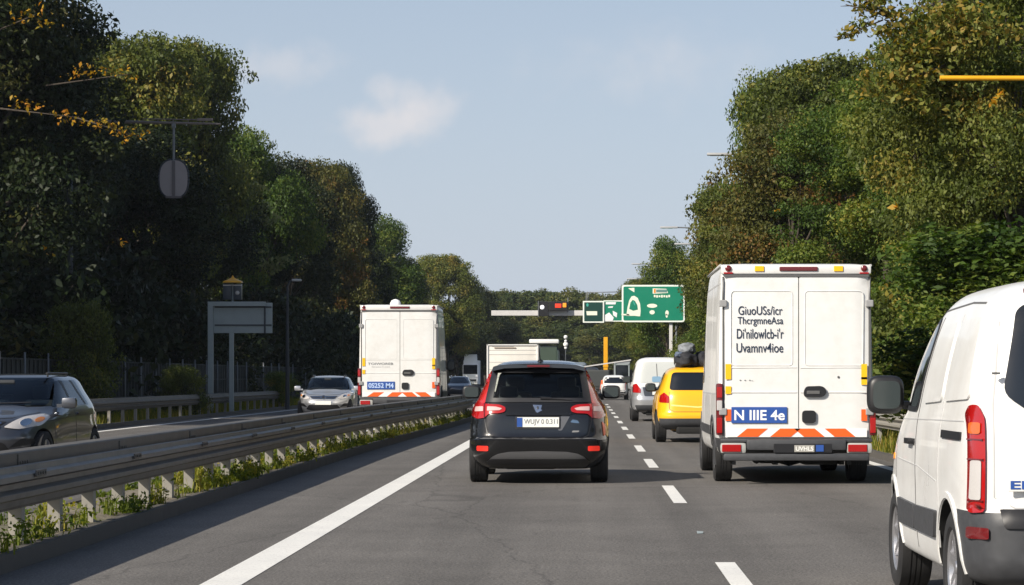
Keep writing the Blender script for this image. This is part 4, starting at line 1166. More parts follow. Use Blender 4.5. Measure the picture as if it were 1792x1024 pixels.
MB().tube((.72, -.02, -.45), (.72, -.02, .62), .03, n=6).build('mast', POLE, t)

# ------------------------------------------------------------------ vehicles (local: x right, y forward from the rear bumper, z up)
def ax_box(parent, w, y, r):      # dark axle and underfloor between the wheels
    pass

def hatch(name, label, cat, loc, rz, keys, wheels, wr, ww, halfw, paint, cut=(), openings=(), cabin=None, rules=None, parts=None, spokes=5, K=26, M=60, group=None, well=None, track=None):
    t = thing(name, loc, label, cat, group, rz)
    vf = body_mesh(keys, K, M, cut); bv = bvh_of(vf)
    cutters = [well_cutter(wheels, wr * (well or 1.13), halfw)]
    if cabin is not None:
        cf = body_mesh(cabin, 12, 18); bm = bmesh.new(); vs_ = [bm.verts.new(v) for v in cf[0]]
        for f in cf[1]: bm.faces.new([vs_[i] for i in f]).material_index = 1
        cutters.append(bm)
        for op in openings:
            bm = bmesh.new(); prism(bm, op[0], op[1], op[2], op[3], 1); cutters.append(bm)
    me = carve(vf, cutters)
    names = {0: 'body'}; mats = {0: paint}
    if parts:
        for k, (n_, m_) in parts.items(): names[k] = n_; mats[k] = m_
    split_mesh(me, rules or (lambda c, n, i: 0), t, names, mats)
    tr = track or halfw - ww / 2 - .02
    for (y, z) in wheels:
        for s in (-1, 1): wheel(t, s * tr, y, wr, ww, s, spokes=spokes)
    u = MB()
    for (y, z) in wheels: u.tube((-tr, y, wr), (tr, y, wr), .05, n=8)
    u.box((0, (wheels[0][0] + wheels[1][0]) / 2, wr * .80), (halfw * 1.1, wheels[1][0] - wheels[0][0] + .6, .10))
    u.tube((halfw * .3, .15, .24), (halfw * .3, 1.2, .26), .035, n=8)
    u.box((-.1, wheels[0][0] - .45, .27), (.7, .35, .16), bev=.05)
    u.build('underbody', UNDER, t)
    return t, bv

def seats(t, ys=((-.36, 1), (.36, 1)), y0=2.0, rear=1.05, z=.55, k=1.0):
    for (x, q) in ys:
        m = MB(); m.box((x, y0, z + .34), (.46 * k, .16, .62), bev=.06); m.box((x, y0 + .25, z + .06), (.48 * k, .5, .16), bev=.06); m.box((x, y0 - .02, z + .76), (.26, .10, .19), bev=.045)
        m.build('seat', SEATM, t, True, 50)
    if rear:
        m = MB(); m.box((0, rear, z + .28), (1.22 * k, .16, .56), bev=.06)
        for x in (-.42, .42): m.box((x, rear, z + .65), (.25, .09, .15), bev=.04)
        m.build('rear_bench', SEATM, t, True, 50)

# --- black and red hatchback
KB = [(.19, .76, .34, 4.05, 6, 4), (.22, .84, .16, 4.2, 6, 4), (.36, .915, .02, 4.36, 6.5, 4), (.50, .935, .0, 4.40, 6.5, 4), (.585, .94, -.005, 4.40, 6.5, 4), (.615, .935, .045, 4.38, 6.5, 4), (.72, .932, .07, 4.33, 6.5, 4),
      (.86, .918, .085, 4.18, 6, 3.6), (.97, .895, .12, 3.85, 6, 3.4), (1.03, .865, .15, 3.45, 6, 3.4), (1.08, .83, .175, 3.15, 6, 3.6), (1.20, .775, .23, 2.90, 6, 3.8), (1.34, .705, .30, 2.62, 6, 4), (1.46, .645, .38, 2.38, 6, 4),
      (1.53, .60, .46, 2.2, 5, 4), (1.575, .54, .56, 2.0, 4, 4), (1.605, .43, .74, 1.8, 3.5, 3.5), (1.62, .25, 1.0, 1.6, 3, 3), (1.624, .04, 1.25, 1.4, 2.5, 2.5)]
CAB = [(.50, .70, .75, 3.0, 6, 4), (.90, .78, .42, 2.95, 6, 4), (1.06, .74, .34, 2.9, 6, 4), (1.30, .64, .42, 2.5, 6, 4), (1.48, .54, .55, 2.15, 5, 4), (1.55, .42, .72, 1.95, 4, 4), (1.57, .2, 1.0, 1.6, 3, 3)]
cx, cy = -.63, 31.3
winR = rpoly([(-.655, 1.095), (.655, 1.095), (.575, 1.485), (-.575, 1.485)], [.07, .07, .05, .05])
winS = rpoly([(.95, 1.10), (2.85, 1.08), (2.28, 1.46), (1.05, 1.47)], .06)
winF = rpoly([(-.66, 1.12), (.66, 1.12), (.55, 1.44), (-.55, 1.44)], .05)
t, bv = hatch('hatchback', 'black hatchback with red window pillars in the middle of the picture', 'car', (cx, cy, 0), 0, KB, [(.80, .34), (3.42, .34)], .34, .235, .94, BLACKP,
              cabin=CAB, openings=[(winR, -.2, .9, 'Y'), (winF, 1.9, 4, 'Y'), (winS, -1.2, 1.2, 'X')], well=1.12)
panel('rear_window', t, bv, rpoly([(-.675, 1.08), (.675, 1.08), (.59, 1.50), (-.59, 1.50)], .06), 'rear', GLASSB, .004, .003)
m = PLASTD
for s in (-1, 1):      # black frit and red pillar
    panel('window_seal', t, bv, [(s * .60, 1.075), (s * .695, 1.075), (s * .61, 1.50), (s * .53, 1.50)], 'rear', m, .006, .004)
    panel('pillar', t, bv, rpoly([(s * .70, 1.055), (s * .84, 1.055), (s * .80, 1.12), (s * .665, 1.44), (s * .60, 1.535), (s * .612, 1.50)], .01), 'rear', REDP, .007, .02)
panel('window_seal', t, bv, [(-.70, 1.07), (.70, 1.07), (.685, 1.125), (-.685, 1.125)], 'rear', m, .0065, .004)
panel('window_seal', t, bv, [(-.61, 1.455), (.61, 1.455), (.595, 1.50), (-.595, 1.50)], 'rear', m, .0065, .004)
for v in ('left', 'right'):
    panel('side_window', t, bv, rpoly([(.92, 1.09), (2.78, 1.075), (2.05, 1.475), (1.02, 1.485)], .05), v, GLASSB, .004, .003)
    panel('door_pillar', t, bv, [(1.80, 1.08), (1.90, 1.08), (1.86, 1.48), (1.76, 1.48)], v, PLASTD, .006, .004)
    pass
panel('windscreen', t, bv, rpoly([(-.68, 1.10), (.68, 1.10), (.57, 1.46), (-.57, 1.46)], .05), 'front', GLASSB, .004, .003)
seats(t, y0=2.15, rear=1.15)
m = MB(); m.box((0, 2.75, 1.0), (1.3, .35, .14), bev=.05); m.box((.0, 2.32, 1.41), (.24, .02, .07), bev=.01); m.lathe([(0, .19), (.02, .175), (.0, .16)], (-.36, 2.6, 1.02), 'Y', 24); m.build('dashboard', SEATM, t, True, 50)
# roof spoiler with brake lamp
b = MB(); o = [(.62, 1.478), (.60, 1.532), (.50, 1.56), (.30, 1.575), (0, 1.582), (-.30, 1.575), (-.50, 1.56), (-.60, 1.532), (-.62, 1.478), (-.45, 1.515), (0, 1.528), (.45, 1.515)]
b.poly([(x, .30 + abs(x) * .10, z) for x, z in o], (0, .40, .012)); b.build('spoiler', mat('roof_grey_blue', (.026, .031, .038), .25, coat=1), t, True, 30)
MB().box((.0, .296, 1.545), (.30, .03, .030), bev=.008).build('brake_lamp', REDLD, t)
roofp = panel('roof_panel', t, bv, rpoly([(-.50, .55), (.50, .55), (.42, 1.95), (-.42, 1.95)], .1), 'top', MATS['roof_grey_blue'], .003, .01, step=.1)
m = MB(); m.tube((.02, .62, 1.60), (-.0, .42, 1.83), .007, .005, 8); m.lathe([(1.60, .045), (1.625, .03), (1.64, .001)], (.02, .62, 0), 'Z', 14); m.build('antenna', PLASTD, t)
for s in (-1, 1):
    lp = [(s * .885, .89), (s * .865, 1.02), (s * .80, 1.072), (s * .70, 1.045), (s * .50, 1.035), (s * .425, 1.00), (s * .43, .945), (s * .50, .925), (s * .64, .92), (s * .70, .865), (s * .80, .85)]
    tl = panel('tail_light', t, bv, rpoly(lp, .03), 'rear', REDL, .014, .03)
    panel('reversing_lens', tl, bv, rpoly([(s * .665, .955), (s * .50, .962), (s * .47, .985), (s * .55, 1.005), (s * .665, 1.01)], .01), 'rear', mat('pale_red_lens', (.60, .40, .38), .1, coat=.8), .019, .01)
    panel('indicator_lens', tl, bv, rpoly([(s * .83, .945), (s * .715, .95), (s * .715, 1.01), (s * .82, 1.005)], .01), 'rear', MATS['pale_red_lens'], .019, .01)
    panel('lens_divider', tl, bv, [(s * .695, .86), (s * .705, .86), (s * .705, 1.05), (s * .695, 1.05)], 'rear', REDLD, .021, .01)
    panel('reflector', t, bv, rrect(min(s * .65, s * .80), max(s * .65, s * .80), .435, .50, .015), 'rear', REDGLOW, .008, .02)
# tailgate: seams, recess, badge, wiper, skirt
for ln in ([(-.655, 1.06), (-.70, .83), (-.66, .64), (-.58, .60), (.58, .60), (.66, .64), (.70, .83), (.655, 1.06)],): strip('tailgate_seam', t, bv, ln, .012, 'rear', PLASTD)
panel('tailgate_recess', t, bv, rpoly([(-.665, .905), (.665, .905), (.64, .66), (.56, .615), (-.56, .615), (-.64, .66)], .05), 'rear', mat('black_gloss', (.006, .006, .007), .12, coat=1), .004, .006)
panel('tailgate_lip', t, bv, rpoly([(-.44, .925), (.44, .925), (.42, .895), (-.42, .895)], .01), 'rear', BLACKP, .022, .03)
panel('grab_handle', t, bv, rpoly([(.42, .895), (.31, .70), (.26, .70), (.30, .895)], .02), 'rear', mat('grey_gloss', (.10, .10, .105), .25, coat=1), .007, .01)
panel('badge', t, bv, [(-.07, 1.035), (.05, 1.03), (.035, .975), (.055, .965), (-.01, .93), (-.03, .945)], 'rear', CHROME, .008, .01)
panel('badge', t, bv, el(-.005, .995, .013, .017, 10), 'rear', PLASTD, .018, .012, .03)
plate(t, -.275, .275, .745, .875, .055, 'WUJV 0 0.311', PLATE, INKG, .07, .006)
panel('plate_recess', t, bv, rrect(-.30, .295, .72, .888, .02), 'rear', PLASTD, .010, .012)
m = MB(); m.tube((.02, .185, 1.065), (.05, .20, 1.12), .016, .012, 8); m.tube((.03, .168, 1.135), (.42, .172, 1.098), .011, .005, 8); m.tube((.03, .172, 1.12), (.44, .172, 1.10), .012, .005, 8); m.build('wiper', PLASTD, t, True, 40)
sk = [(-.60, .36), (-.52, .40), (-.38, .425), (0, .435), (.38, .425), (.52, .40), (.60, .36), (.66, .30), (.62, .275), (-.62, .275), (-.66, .30)]
panel('bumper_skirt', t, bv, rpoly(sk, .02), 'rear', mat('skirt_grey', (.075, .075, .078), .45, coat=.3), .010, .02)
panel('bumper_lower', t, bv, rpoly([(-.62, .335), (.62, .335), (.68, .29), (.62, .225), (-.62, .225), (-.68, .29)], .02), 'rear', PLASTD, .014, .02)
strip('bumper_crease', t, bv, [(-.90, .60), (-.5, .598), (.5, .598), (.90, .60)], .014, 'rear', SEAM)
panel('flank_patch', t, bv, rpoly([(.868, .93), (.905, .86), (.925, .70), (.915, .60), (.885, .64), (.872, .80)], .02), 'rear', YELLOWP, .006, .01)  # reflection of the yellow car, put on the flank as colour
panel('flank_patch', t, bv, rpoly([(.83, .82), (.87, .78), (.88, .64), (.855, .62)], .02), 'rear', OREF, .008, .01)  # orange part of the same painted reflection
panel('small_badge', t, bv, rpoly([(.42, .81), (.45, .845), (.52, .83), (.54, .795), (.47, .80)], .01), 'rear', mat('badge_blue', (.16, .24, .34), .25, metal=.6), .008, .01, .03)
panel('small_badge', t, bv, rpoly([(.44, .675), (.53, .68), (.54, .70), (.45, .70)], .01), 'rear', mat('badge_dull', (.22, .22, .22), .35), .008, .01, .03)
mirror(t, -.86, 2.45, 1.19, -1, .24, .17); mirror(t, .86, 2.45, 1.19, 1, .24, .17)

# --- tall delivery vans (two with their own marks)
def tall_van(name, label, loc, marks, sx=1.0, sz=1.0, side='left'):
    KV = [(.36, .92, .30, 5.6, 14, 5), (.42, .99, .12, 5.75, 16, 5), (.55, 1.02, .02, 5.85, 18, 5), (.70, 1.03, .0, 5.85, 22, 4.5), (1.0, 1.035, .0, 5.75, 22, 4), (1.15, 1.035, .0, 5.55, 22, 4), (1.30, 1.03, .0, 5.2, 22, 4.5),
          (1.9, 1.015, .0, 4.65, 22, 5), (2.4, 1.0, .0, 4.2, 22, 6), (2.66, .99, .0, 3.95, 22, 6), (2.80, .975, .01, 3.8, 20, 6), (2.855, .95, .03, 3.6, 16, 6), (2.88, .88, .10, 3.4, 12, 6), (2.885, .4, .8, 2.4, 8, 5), (2.886, .05, 1.5, 1.8, 5, 5)]
    t = thing(name, loc, label, 'delivery van')
    t.scale = (sx, 1, sz)
    vf = body_mesh(KV, 26, 64, cut=(.60,)); bv = bvh_of(vf)
    me = carve(vf, [well_cutter([(1.05, .37), (4.75, .37)], .43, 1.03)])
    split_mesh(me, lambda c, n, i: 1 if (c.z < .60 and (c.y < .55)) else 0, t, {0: 'body', 1: 'bumper'}, {0: WHITE, 1: PLAST})
    for y, xs in ((1.05, .90), (4.75, .90)):
        for s in (-1, 1): wheel(t, s * xs, y, .37, .235, s, cover=True)
    u = MB(); u.tube((-.9, 1.05, .37), (.9, 1.05, .37), .06, n=8); u.lathe([(-.16, .001), (-.14, .13), (0, .17), (.14, .13), (.16, .001)], (.0, 1.05, .37), 'X', 20)
    u.box((0, 3, .42), (1.2, 4.2, .16)); u.box((.35, .7, .34), (.5, .7, .2), bev=.06); u.tube((-.5, .2, .30), (-.5, 1.0, .32), .04, n=8); u.box((-.25, .35, .33), (.06, .3, .16)); u.box((.62, .35, .33), (.06, .3, .16))
    u.box((-.3, .55, .33), (.35, .35, .14), bev=.05)
    u.build('underbody', UNDER, t)
    for s in (-1, 1): MB().box((s * .89, .72, .40), (.30, .012, .34)).build('mud_flap', PLAST, t)
    # rear doors
    for s, x0, x1, nm in ((-1, -.925, .026, 'left'), (1, .038, .945, 'right')):
        d_ = panel('rear_door', t, bv, rrect(x0, x1, .615, 2.705, .03), 'rear', WHITE, .022, .034, .12)
        q = .075
        up = [(x0 + q, 1.60), (x1 - q, 1.60), (x1 - q, 2.50), (x0 + q, 2.50)]
        for a, b_ in ((rpoly(up, .05), .0),):
            ring_o = a; fr = MB()
        m = MB()           # pressed frames of the door: slightly raised beads
        def bead(pts, r=.0045):
            for p0_, p1_ in zip(pts, pts[1:]): m.tube((p0_[0], -.030, p0_[1]), (p1_[0], -.030, p1_[1]), r, n=6, caps=False)
        u1 = rpoly([(x0 + q, 1.55), (x1 - q, 1.55), (x1 - q, 2.52), (x0 + q, 2.52)], .05); bead(u1 + u1[:1])
        bead([(x0 + .02, 1.20), (x1 - .02, 1.20)], .007); bead([(x0 + .02, 1.52), (x1 - .02, 1.525)], .005)
        m.build('door_bead', WHITE, d_)
        for hz in (2.36, .95): MB().box((s * .955, -.028, hz), (.10, .05, .09), bev=.012).build('hinge', mat('hinge_grey', (.30, .30, .30), .5), d_)
        m = MB(); xh = s * .955; m.tube((xh, -.02, 2.40), (xh, -.02, 2.66), .012, n=8); m.build('hinge_rod', MATS['hinge_grey'], d_)
    MB().box((.032, -.006, 1.66), (.016, .02, 2.09)).build('door_gap', SEAM, t)
    for s in (-1, 1): MB().box((s * .948 + (.01 if s > 0 else 0), -.004, 1.66), (.026, .014, 2.10)).build('door_gap', SEAM, t)
    MB().box((0, -.012, 2.722), (1.88, .05, .030)).build('door_gap', SEAM, t)
    # head band with lamps
    hb = MB(); hb.box((0, .02, 2.805), (1.96, .10, .125), bev=.03); hb = hb.build('roof_band', WHITE, t, True, 40)
    for s, m_ in ((-1, REDLD), (1, REDLD)):
        MB().lathe([(-.010, .001), (-.010, .036), (0, .042)], (s * .885, -.04, 2.815), 'Y', 20).build('marker_lamp', m_, hb)
        MB().box((s * .885 , -.034, 2.755), (.12, .02, .022), bev=.006).build('marker_lamp', REDL, hb)
    MB().box((.03, -.036, 2.81), (.50, .028, .055), bev=.012).build('brake_lamp', REDLD, hb)
    if marks == 'right':
        for x in (-.48, .55): MB().box((x, -.034, 2.812), (.12, .02, .07), bev=.006).build('reflector', YREF, hb)
    else:
        MB().lathe([(-.05, .14), (.05, .14), (.12, .11), (.15, .05), (.16, .001)], (-.14, .9, 2.88), 'Z', 24).build('roof_dome', WREF, t, True, 50)
    # handles
    h1 = MB(); h1.poly([(a, -.030, b_) for a, b_ in rpoly([(.10, 1.14), (.34, 1.14), (.39, 1.18), (.385, 1.25), (.33, 1.285), (.13, 1.28), (.095, 1.22)], .04)], (0, -.035, 0))
    hh = h1.build('door_handle', PLASTD, t); MB().box((.22, -.068, 1.20), (.17, .014, .045), bev=.01).build('grip', SEAM, hh)
    MB().poly([(a, -.030, b_) for a, b_ in rrect(.075, .255, .80, .965, .05)], (0, -.03, 0)).build('lock_cover', PLASTD, t)
    # lamps up the edges
    for s in (-1, 1):
        tl = MB(); tl.box((s * .998, .03, .98), (.085, .14, .68), bev=.03); tl = tl.build('tail_light', REDLD, t, True, 40)
        MB().box((s * 1.000, -.044, .77), (.072, .02, .20), bev=.01).build('red_lens', REDL, tl)
        MB().box((s * 1.000, -.044, 1.03), (.072, .02, .13), bev=.01).build('clear_lens', CLEARL, tl)
        MB().box((s * 1.000, -.044, 1.20), (.072, .02, .14), bev=.01).build('red_lens', REDL, tl)
        for z0, z1, m_ in ((1.37, 1.57, YREF), (1.18, 1.28, YREF) if s < 0 else (1.30, 1.40, YREF), (.83, .98, OREF)):
            if marks == 'left' and z0 < 1.0 and s < 0: continue
            MB().box((s * .885, -.034, (z0 + z1) / 2), (.075, .006, z1 - z0)).build('edge_reflector', m_, t)
    for (a, dx) in ((-.77, .13), (-.34, .13), (.10, -.13), (.50, -.13)) if marks == 'right' else ((-.80, .16), (-.30, .14), (.20, -.13), (.56, -.15)):
        x0 = a
        MB().poly([(x0, -.0345, .622), (x0 + .27, -.0345, .622), (x0 + .27 + dx, -.0345, .73), (x0 + dx, -.0345, .73)], (0, -.004, 0)).build('warning_stripe', OREF, t)
    MB().box((0, -.0325, .676), (1.84, .003, .112)).build('stripe_backing', WREF, t)
    # bumper details
    bb = MB(); bb.box((0, -.02, .52), (1.30, .16, .15), bev=.04); bb.box((0, -.02, .36), (1.9, .14, .10), bev=.035); bb.box((0, -.005, .575), (1.98, .12, .05), bev=.02); bb.build('bumper_step', PLAST, t, True, 40)
    for s in (-1, 1):
        f_ = MB(); f_.box((s * .82, -.03, .475), (.34, .10, .145), bev=.045); f_ = f_.build('fog_light', mat('lamp_bezel', (.42, .42, .40), .35), t, True, 40)
        MB().box((s * .82 - .025, -.082, .475), (.25, .02, .095), bev=.02).build('red_lens', REDL, f_)
    MB().box((.08, -.095, .475), (.76, .012, .12), bev=.01).build('plate_recess', PLASTD, t)
    if marks == 'right':
        plate(t, -.03 - .0, .23, .425, .515, -.108, 'UVHLS', mat('plate_dull', (.34, .33, .30), .5), INKW if False else PLATE, None, .03)
        MB().box((.30, -.106, .475), (.10, .01, .085)).build('plate_band', BLUEP, t)
        plate(t, -.845, -.12, .80, 1.01, -.040, 'N IIIE 4e', BLUEP, INKW, None, .022, 'blue_plate')
        for i, (s_, x0, x1, z0, z1) in enumerate((('GiuoUSs/icr', -.755, -.18, 2.21, 2.325), ('ThcrgmneAsa', -.765, -.17, 2.06, 2.185), ("Di'nilowIcb-i'r", -.775, -.165, 1.90, 2.035), ('Uvamnv4ioe', -.780, -.17, 1.72, 1.845))):
            text('lettering', t, s_, x0, x1, z0, z1, -.035, INK, .008)
        text('lettering', t, '\u2022 \u2022 \u2022-', -.74, -.56, 1.35, 1.365, -.035, INKG, .0)
        MB().lathe([(-.004, .001), (-.004, .014), (0, .016)], (.55, -.033, 1.40), 'Y', 12).build('lock_barrel', SEAM, t)
    else:
        plate(t, -.80, -.10, .80, .99, -.040, '0S252 M4', BLUEP, mat('ink_pale_blue', (.45, .58, .85), .5), None, .03, 'blue_plate')
        text('lettering', t, 'TOIWOREB', -.78, -.14, 1.40, 1.455, -.035, INKG, .0)
        text('lettering', t, 'ltrsos-l-cot', -.68, -.22, 1.34, 1.37, -.035, SEAML, .0)
    # side: ribs, rub strip, cab windows, mirror
    for v in ('left', 'right'):
        s = -1 if v == 'left' else 1
        for y in (.12, 1.55, 3.25): strip('side_seam', t, bv, [(y, .60), (y, 2.62)], .02, v, SEAML)
        for z in (1.18, 2.62): strip('side_crease', t, bv, [(.1, z), (4.0, z)], .02, v, SEAML)  # grey strip is shading put where a body crease would run
        panel('rub_strip', t, bv, rrect(1.65, 4.15, .62, .74, .02), v, PLAST, .012, .02, .2)
        panel('cab_window', t, bv, rpoly([(3.35, 1.32), (4.9, 1.30), (4.35, 2.0), (3.45, 2.05)], .08), v, GLASSD, .005, .01, .12)
        for y in (1.05, 4.75):
            arc = [(y + .50 * math.cos(a * math.pi / 14), .37 + .50 * math.sin(a * math.pi / 14)) for a in range(15)]
            strip('arch_trim', t, bv, arc, .05, v, PLAST, .012)
    panel('windscreen', t, bv, rpoly([(-.85, 1.36), (.85, 1.36), (.78, 2.15), (-.78, 2.15)], .08), 'front', GLASSD, .005, .01, .12)
    if marks == 'left': mirror(t, -1.02, 4.55, 1.55, -1, .20, .30); mirror(t, 1.02, 4.55, 1.40, 1, .20, .26)
    for s in (-1, 1): MB().tube((s * .98, .06, 2.86), (s * .96, 3.6, 2.86), .018, n=6).build('rain_gutter', mat('gutter_grey', (.45, .45, .44), .5), t)
    return t
tall_van('delivery_van', 'tall white delivery van with four dark lines of writing on its left rear door', (2.735, 31.3, 0), 'right')
tall_van('delivery_van', 'tall white delivery van with a white roof dome, behind the median guardrail', (-5.86, 75.0, 0), 'left', 1.232, 1.272)

# --- near white van, cut by the right edge
KN = [(.27, .86, .20, 4.0, 8, 4), (.31, .93, .06, 4.2, 9, 4), (.42, .955, .0, 4.3, 10, 4), (.60, .965, -.005, 4.33, 10, 4), (.672, .967, .0, 4.32, 10, 4), (.69, .967, .035, 4.32, 10, 4), (.85, .97, .04, 4.25, 10, 3.8), (1.0, .965, .045, 4.05, 10, 3.8),
      (1.12, .955, .055, 3.80, 10, 3.8), (1.20, .94, .065, 3.52, 10, 4), (1.35, .915, .09, 3.30, 10, 4.5), (1.55, .87, .13, 3.0, 10, 5), (1.72, .82, .175, 2.72, 9, 5), (1.83, .765, .225, 2.5, 8, 5), (1.90, .68, .30, 2.3, 6, 5), (1.935, .55, .45, 2.1, 5, 4), (1.955, .30, .8, 1.8, 4, 3), (1.96, .04, 1.2, 1.5, 3, 3)]
nx, ny = 2.99, 12.65
t, bv = hatch('panel_van', 'white van with a black rear window, nearest vehicle, cut off by the right edge', 'van', (nx, ny, 0), 0, KN, [(.82, .33), (3.28, .33)], .33, .215, .965, WHITE, cut=(.68,), K=34, M=76,
              rules=lambda c, n, i: 1 if (c.z < .681 and c.y < .52) else 0, parts={1: ('bumper', PLAST)}, spokes=7, well=1.17)
panel('rear_window', t, bv, rpoly([(-.775, 1.31), (-.685, 1.76), (-.62, 1.80), (.62, 1.80), (.685, 1.76), (.775, 1.31), (.62, 1.20), (-.62, 1.20)], .06), 'rear', GLASSD, .006, .008)
strip('door_seam', t, bv, [(0, .70), (0, 1.90)], .012, 'rear', SEAM)
strip('door_seam', t, bv, [(-.765, 1.70), (-.79, 1.55), (-.825, 1.25), (-.825, .76), (-.72, .705), (.72, .705)], .008, 'rear', SEAML)
panel('tailgate_step', t, bv, rpoly([(-.80, .70), (.80, .70), (.78, .60), (-.78, .60)], .02), 'rear', PLASTD, .012, .02)
for s in (-1, 1):
    tl = panel('tail_light', t, bv, rpoly([(s * .932, .67), (s * .926, 1.20), (s * .91, 1.25), (s * .88, 1.25), (s * .858, 1.18), (s * .862, .68)], .022), 'rear', REDL, .016, .03, .03)
    for z0, z1, m_ in ((.745, .955, CLEARL), (1.095, 1.155, mat('deep_amber_lens', (.60, .12, .015), .15, coat=.8))):
        panel('lens', tl, bv, rpoly([(s * .922, z0), (s * .917, z1), (s * .875, z1), (s * .878, z0)], .012), 'rear', m_, .022, .008, .03)
    for z in (.74, .96, 1.065): strip('lens_divider', tl, bv, [(s * .926, z), (s * .868, z)], .008, 'rear', REDLD, .026)
    panel('reflector', t, bv, rpoly([(s * .935, .535), (s * .935, .60), (s * .85, .60), (s * .85, .54)], .012), 'rear', REDLD, .016, .02)
MB().box((-.62, .215, 1.862), (.055, .03, .03), bev=.008).build('marker_lamp', REDLD, t)
MB().box((-.815, .09, 1.42), (.04, .03, .012)).build('hinge', SEAM, t)
plate(t, -.765, -.60, .795, .865, .015, 'EN', PLATE, BLUEP, None, .03)
v = 'left'
for v in ('left', 'right'):
    panel('cab_window', t, bv, rpoly([(3.14, 1.22), (2.20, 1.215), (2.05, 1.68), (2.12, 1.735), (2.40, 1.71)], [.03, .06, .05, .05, .05]), v, GLASSD, .006, .01, .05)
    strip('window_seal', t, bv, rpoly([(3.17, 1.205), (2.18, 1.20), (2.03, 1.69), (2.12, 1.75), (2.46, 1.72)], .05), .03, v, PLASTD, .0065)
    panel('quarter_panel', t, bv, rpoly([(1.22, 1.26), (1.92, 1.24), (1.84, 1.70), (1.24, 1.72)], .06), v, WHITE, .010, .012, .06)
    panel('quarter_panel', t, bv, rpoly([(.34, 1.28), (1.10, 1.26), (1.12, 1.72), (.46, 1.73)], .06), v, WHITE, .010, .012, .06)
    strip('door_seam', t, bv, [(2.08, .36), (2.10, 1.2), (1.96, 1.76)], .012, v, SEAM)
    strip('door_seam', t, bv, [(3.05, .75), (3.10, .98), (3.16, 1.18)], .010, v, SEAM)
    strip('door_seam', t, bv, [(1.16, .42), (1.16, 1.20), (1.18, 1.76)], .008, v, SEAML)
    strip('roof_seam', t, bv, [(.62, 1.81), (1.1, 1.825), (2.1, 1.80), (2.5, 1.74)], .010, v, SEAM)
    panel('slide_rail', t, bv, rrect(.42, 1.04, 1.055, 1.10, .01), v, PLASTD, .008, .012, .1)
    panel('rub_strip', t, bv, rpoly([(1.28, .47), (2.06, .47), (2.06, .62), (1.20, .63)], .02), v, PLAST, .016, .02, .1)
    panel('rub_strip', t, bv, rpoly([(2.10, .47), (2.86, .47), (2.86, .63), (2.10, .62)], .02), v, PLAST, .016, .02, .1)
    strip('sill_crease', t, bv, [(1.25, .80), (2.0, .86), (3.0, .88)], .006, v, SEAML)  # crease shading put into a thin grey line
    strip('shoulder_crease', t, bv, [(.4, 1.16), (1.5, 1.15), (3.1, 1.13)], .006, v, SEAML)  # grey line stands in for shade along the shoulder
    hd = panel('door_handle', t, bv, rrect(2.20, 2.40, .985, 1.02, .015), v, PLASTD, .028, .02, .04)
    panel('lock', t, bv, el(2.16, 1.0, .02, .022, 10), v, PLASTD, .008, .01, .03)
    for y in (.82, 3.28):
        arc = [(y + .41 * math.cos(a * math.pi / 16), .33 + .41 * math.sin(a * math.pi / 16)) for a in range(0, 17)]
        strip('arch_lip', t, bv, arc, .035, v, WHITE, .007)
    panel('side_lamp', t, bv, rrect(3.20, 3.30, .86, .90, .01), v, AMBERL, .008, .012, .04)
panel('windscreen', t, bv, rpoly([(-.80, 1.25), (.80, 1.25), (.68, 1.76), (-.68, 1.76)], .06), 'front', GLASSD, .006, .01)
mirror(t, -.93, 3.02, 1.285, -1, .22, .225); mirror(t, .93, 3.02, 1.285, 1, .22, .225)

# --- yellow hatchback behind the delivery van
KY = [(.26, .74, .34, 3.7, 5, 4), (.32, .84, .14, 3.9, 5, 4), (.42, .885, .03, 4.0, 5.5, 4), (.58, .90, .0, 4.05, 5.5, 4), (.64, .895, .05, 4.04, 5.5, 4), (.85, .885, .08, 3.95, 5, 3.8), (1.0, .86, .12, 3.6, 5, 3.6), (1.10, .82, .17, 3.15, 5, 3.6), (1.30, .74, .27, 2.8, 5, 4),
      (1.48, .665, .37, 2.45, 5, 4), (1.56, .60, .46, 2.25, 4.5, 4), (1.61, .50, .62, 2.05, 4, 4), (1.635, .30, .9, 1.8, 3, 3), (1.64, .04, 1.2, 1.5, 3, 3)]
t, bv = hatch('hatchback', 'bright yellow hatchback half hidden behind the lettered delivery van', 'car', (2.37, 51, 0), 0, KY, [(.72, .34), (3.2, .34)], .34, .23, .90, YELLOWP, cut=(.52,), rules=lambda c, n, i: 1 if c.z < .53 and c.y < .34 else 0, parts={1: ('bumper', PLAST)})
panel('rear_window', t, bv, rpoly([(-.60, 1.12), (.60, 1.12), (.53, 1.50), (-.53, 1.50)], .08), 'rear', GLASSD, .005, .01)
for s in (-1, 1):
    panel('tail_light', t, bv, rpoly([(s * .80, .86), (s * .79, 1.0), (s * .70, 1.07), (s * .60, .98), (s * .61, .85)], .02), 'rear', REDL, .012, .03)
    panel('side_window', t, bv, rpoly([(.95, 1.12), (2.7, 1.10), (2.08, 1.48), (1.05, 1.50)], .06), 'left' if s < 0 else 'right', GLASSD, .005, .01)
    mirror(t, s * .83, 2.45, 1.17, s, .22, .17)
strip('tailgate_seam', t, bv, [(-.60, 1.08), (-.60, .72), (-.50, .66), (.50, .66), (.60, .72), (.60, 1.08)], .014, 'rear', mat('seam_brown', (.25, .12, .01), .6))
strip('shoulder_crease', t, bv, [(-.56, .80), (0, .76), (.56, .80)], .03, 'rear', mat('crease_yellow', (.95, .75, .25), .3))  # brighter yellow strip is a painted highlight along the crease
bag = thing('roof_bag', (2.37, 51.9, 1.62), 'grey and black luggage bags tied on the roof of the yellow car', 'luggage')
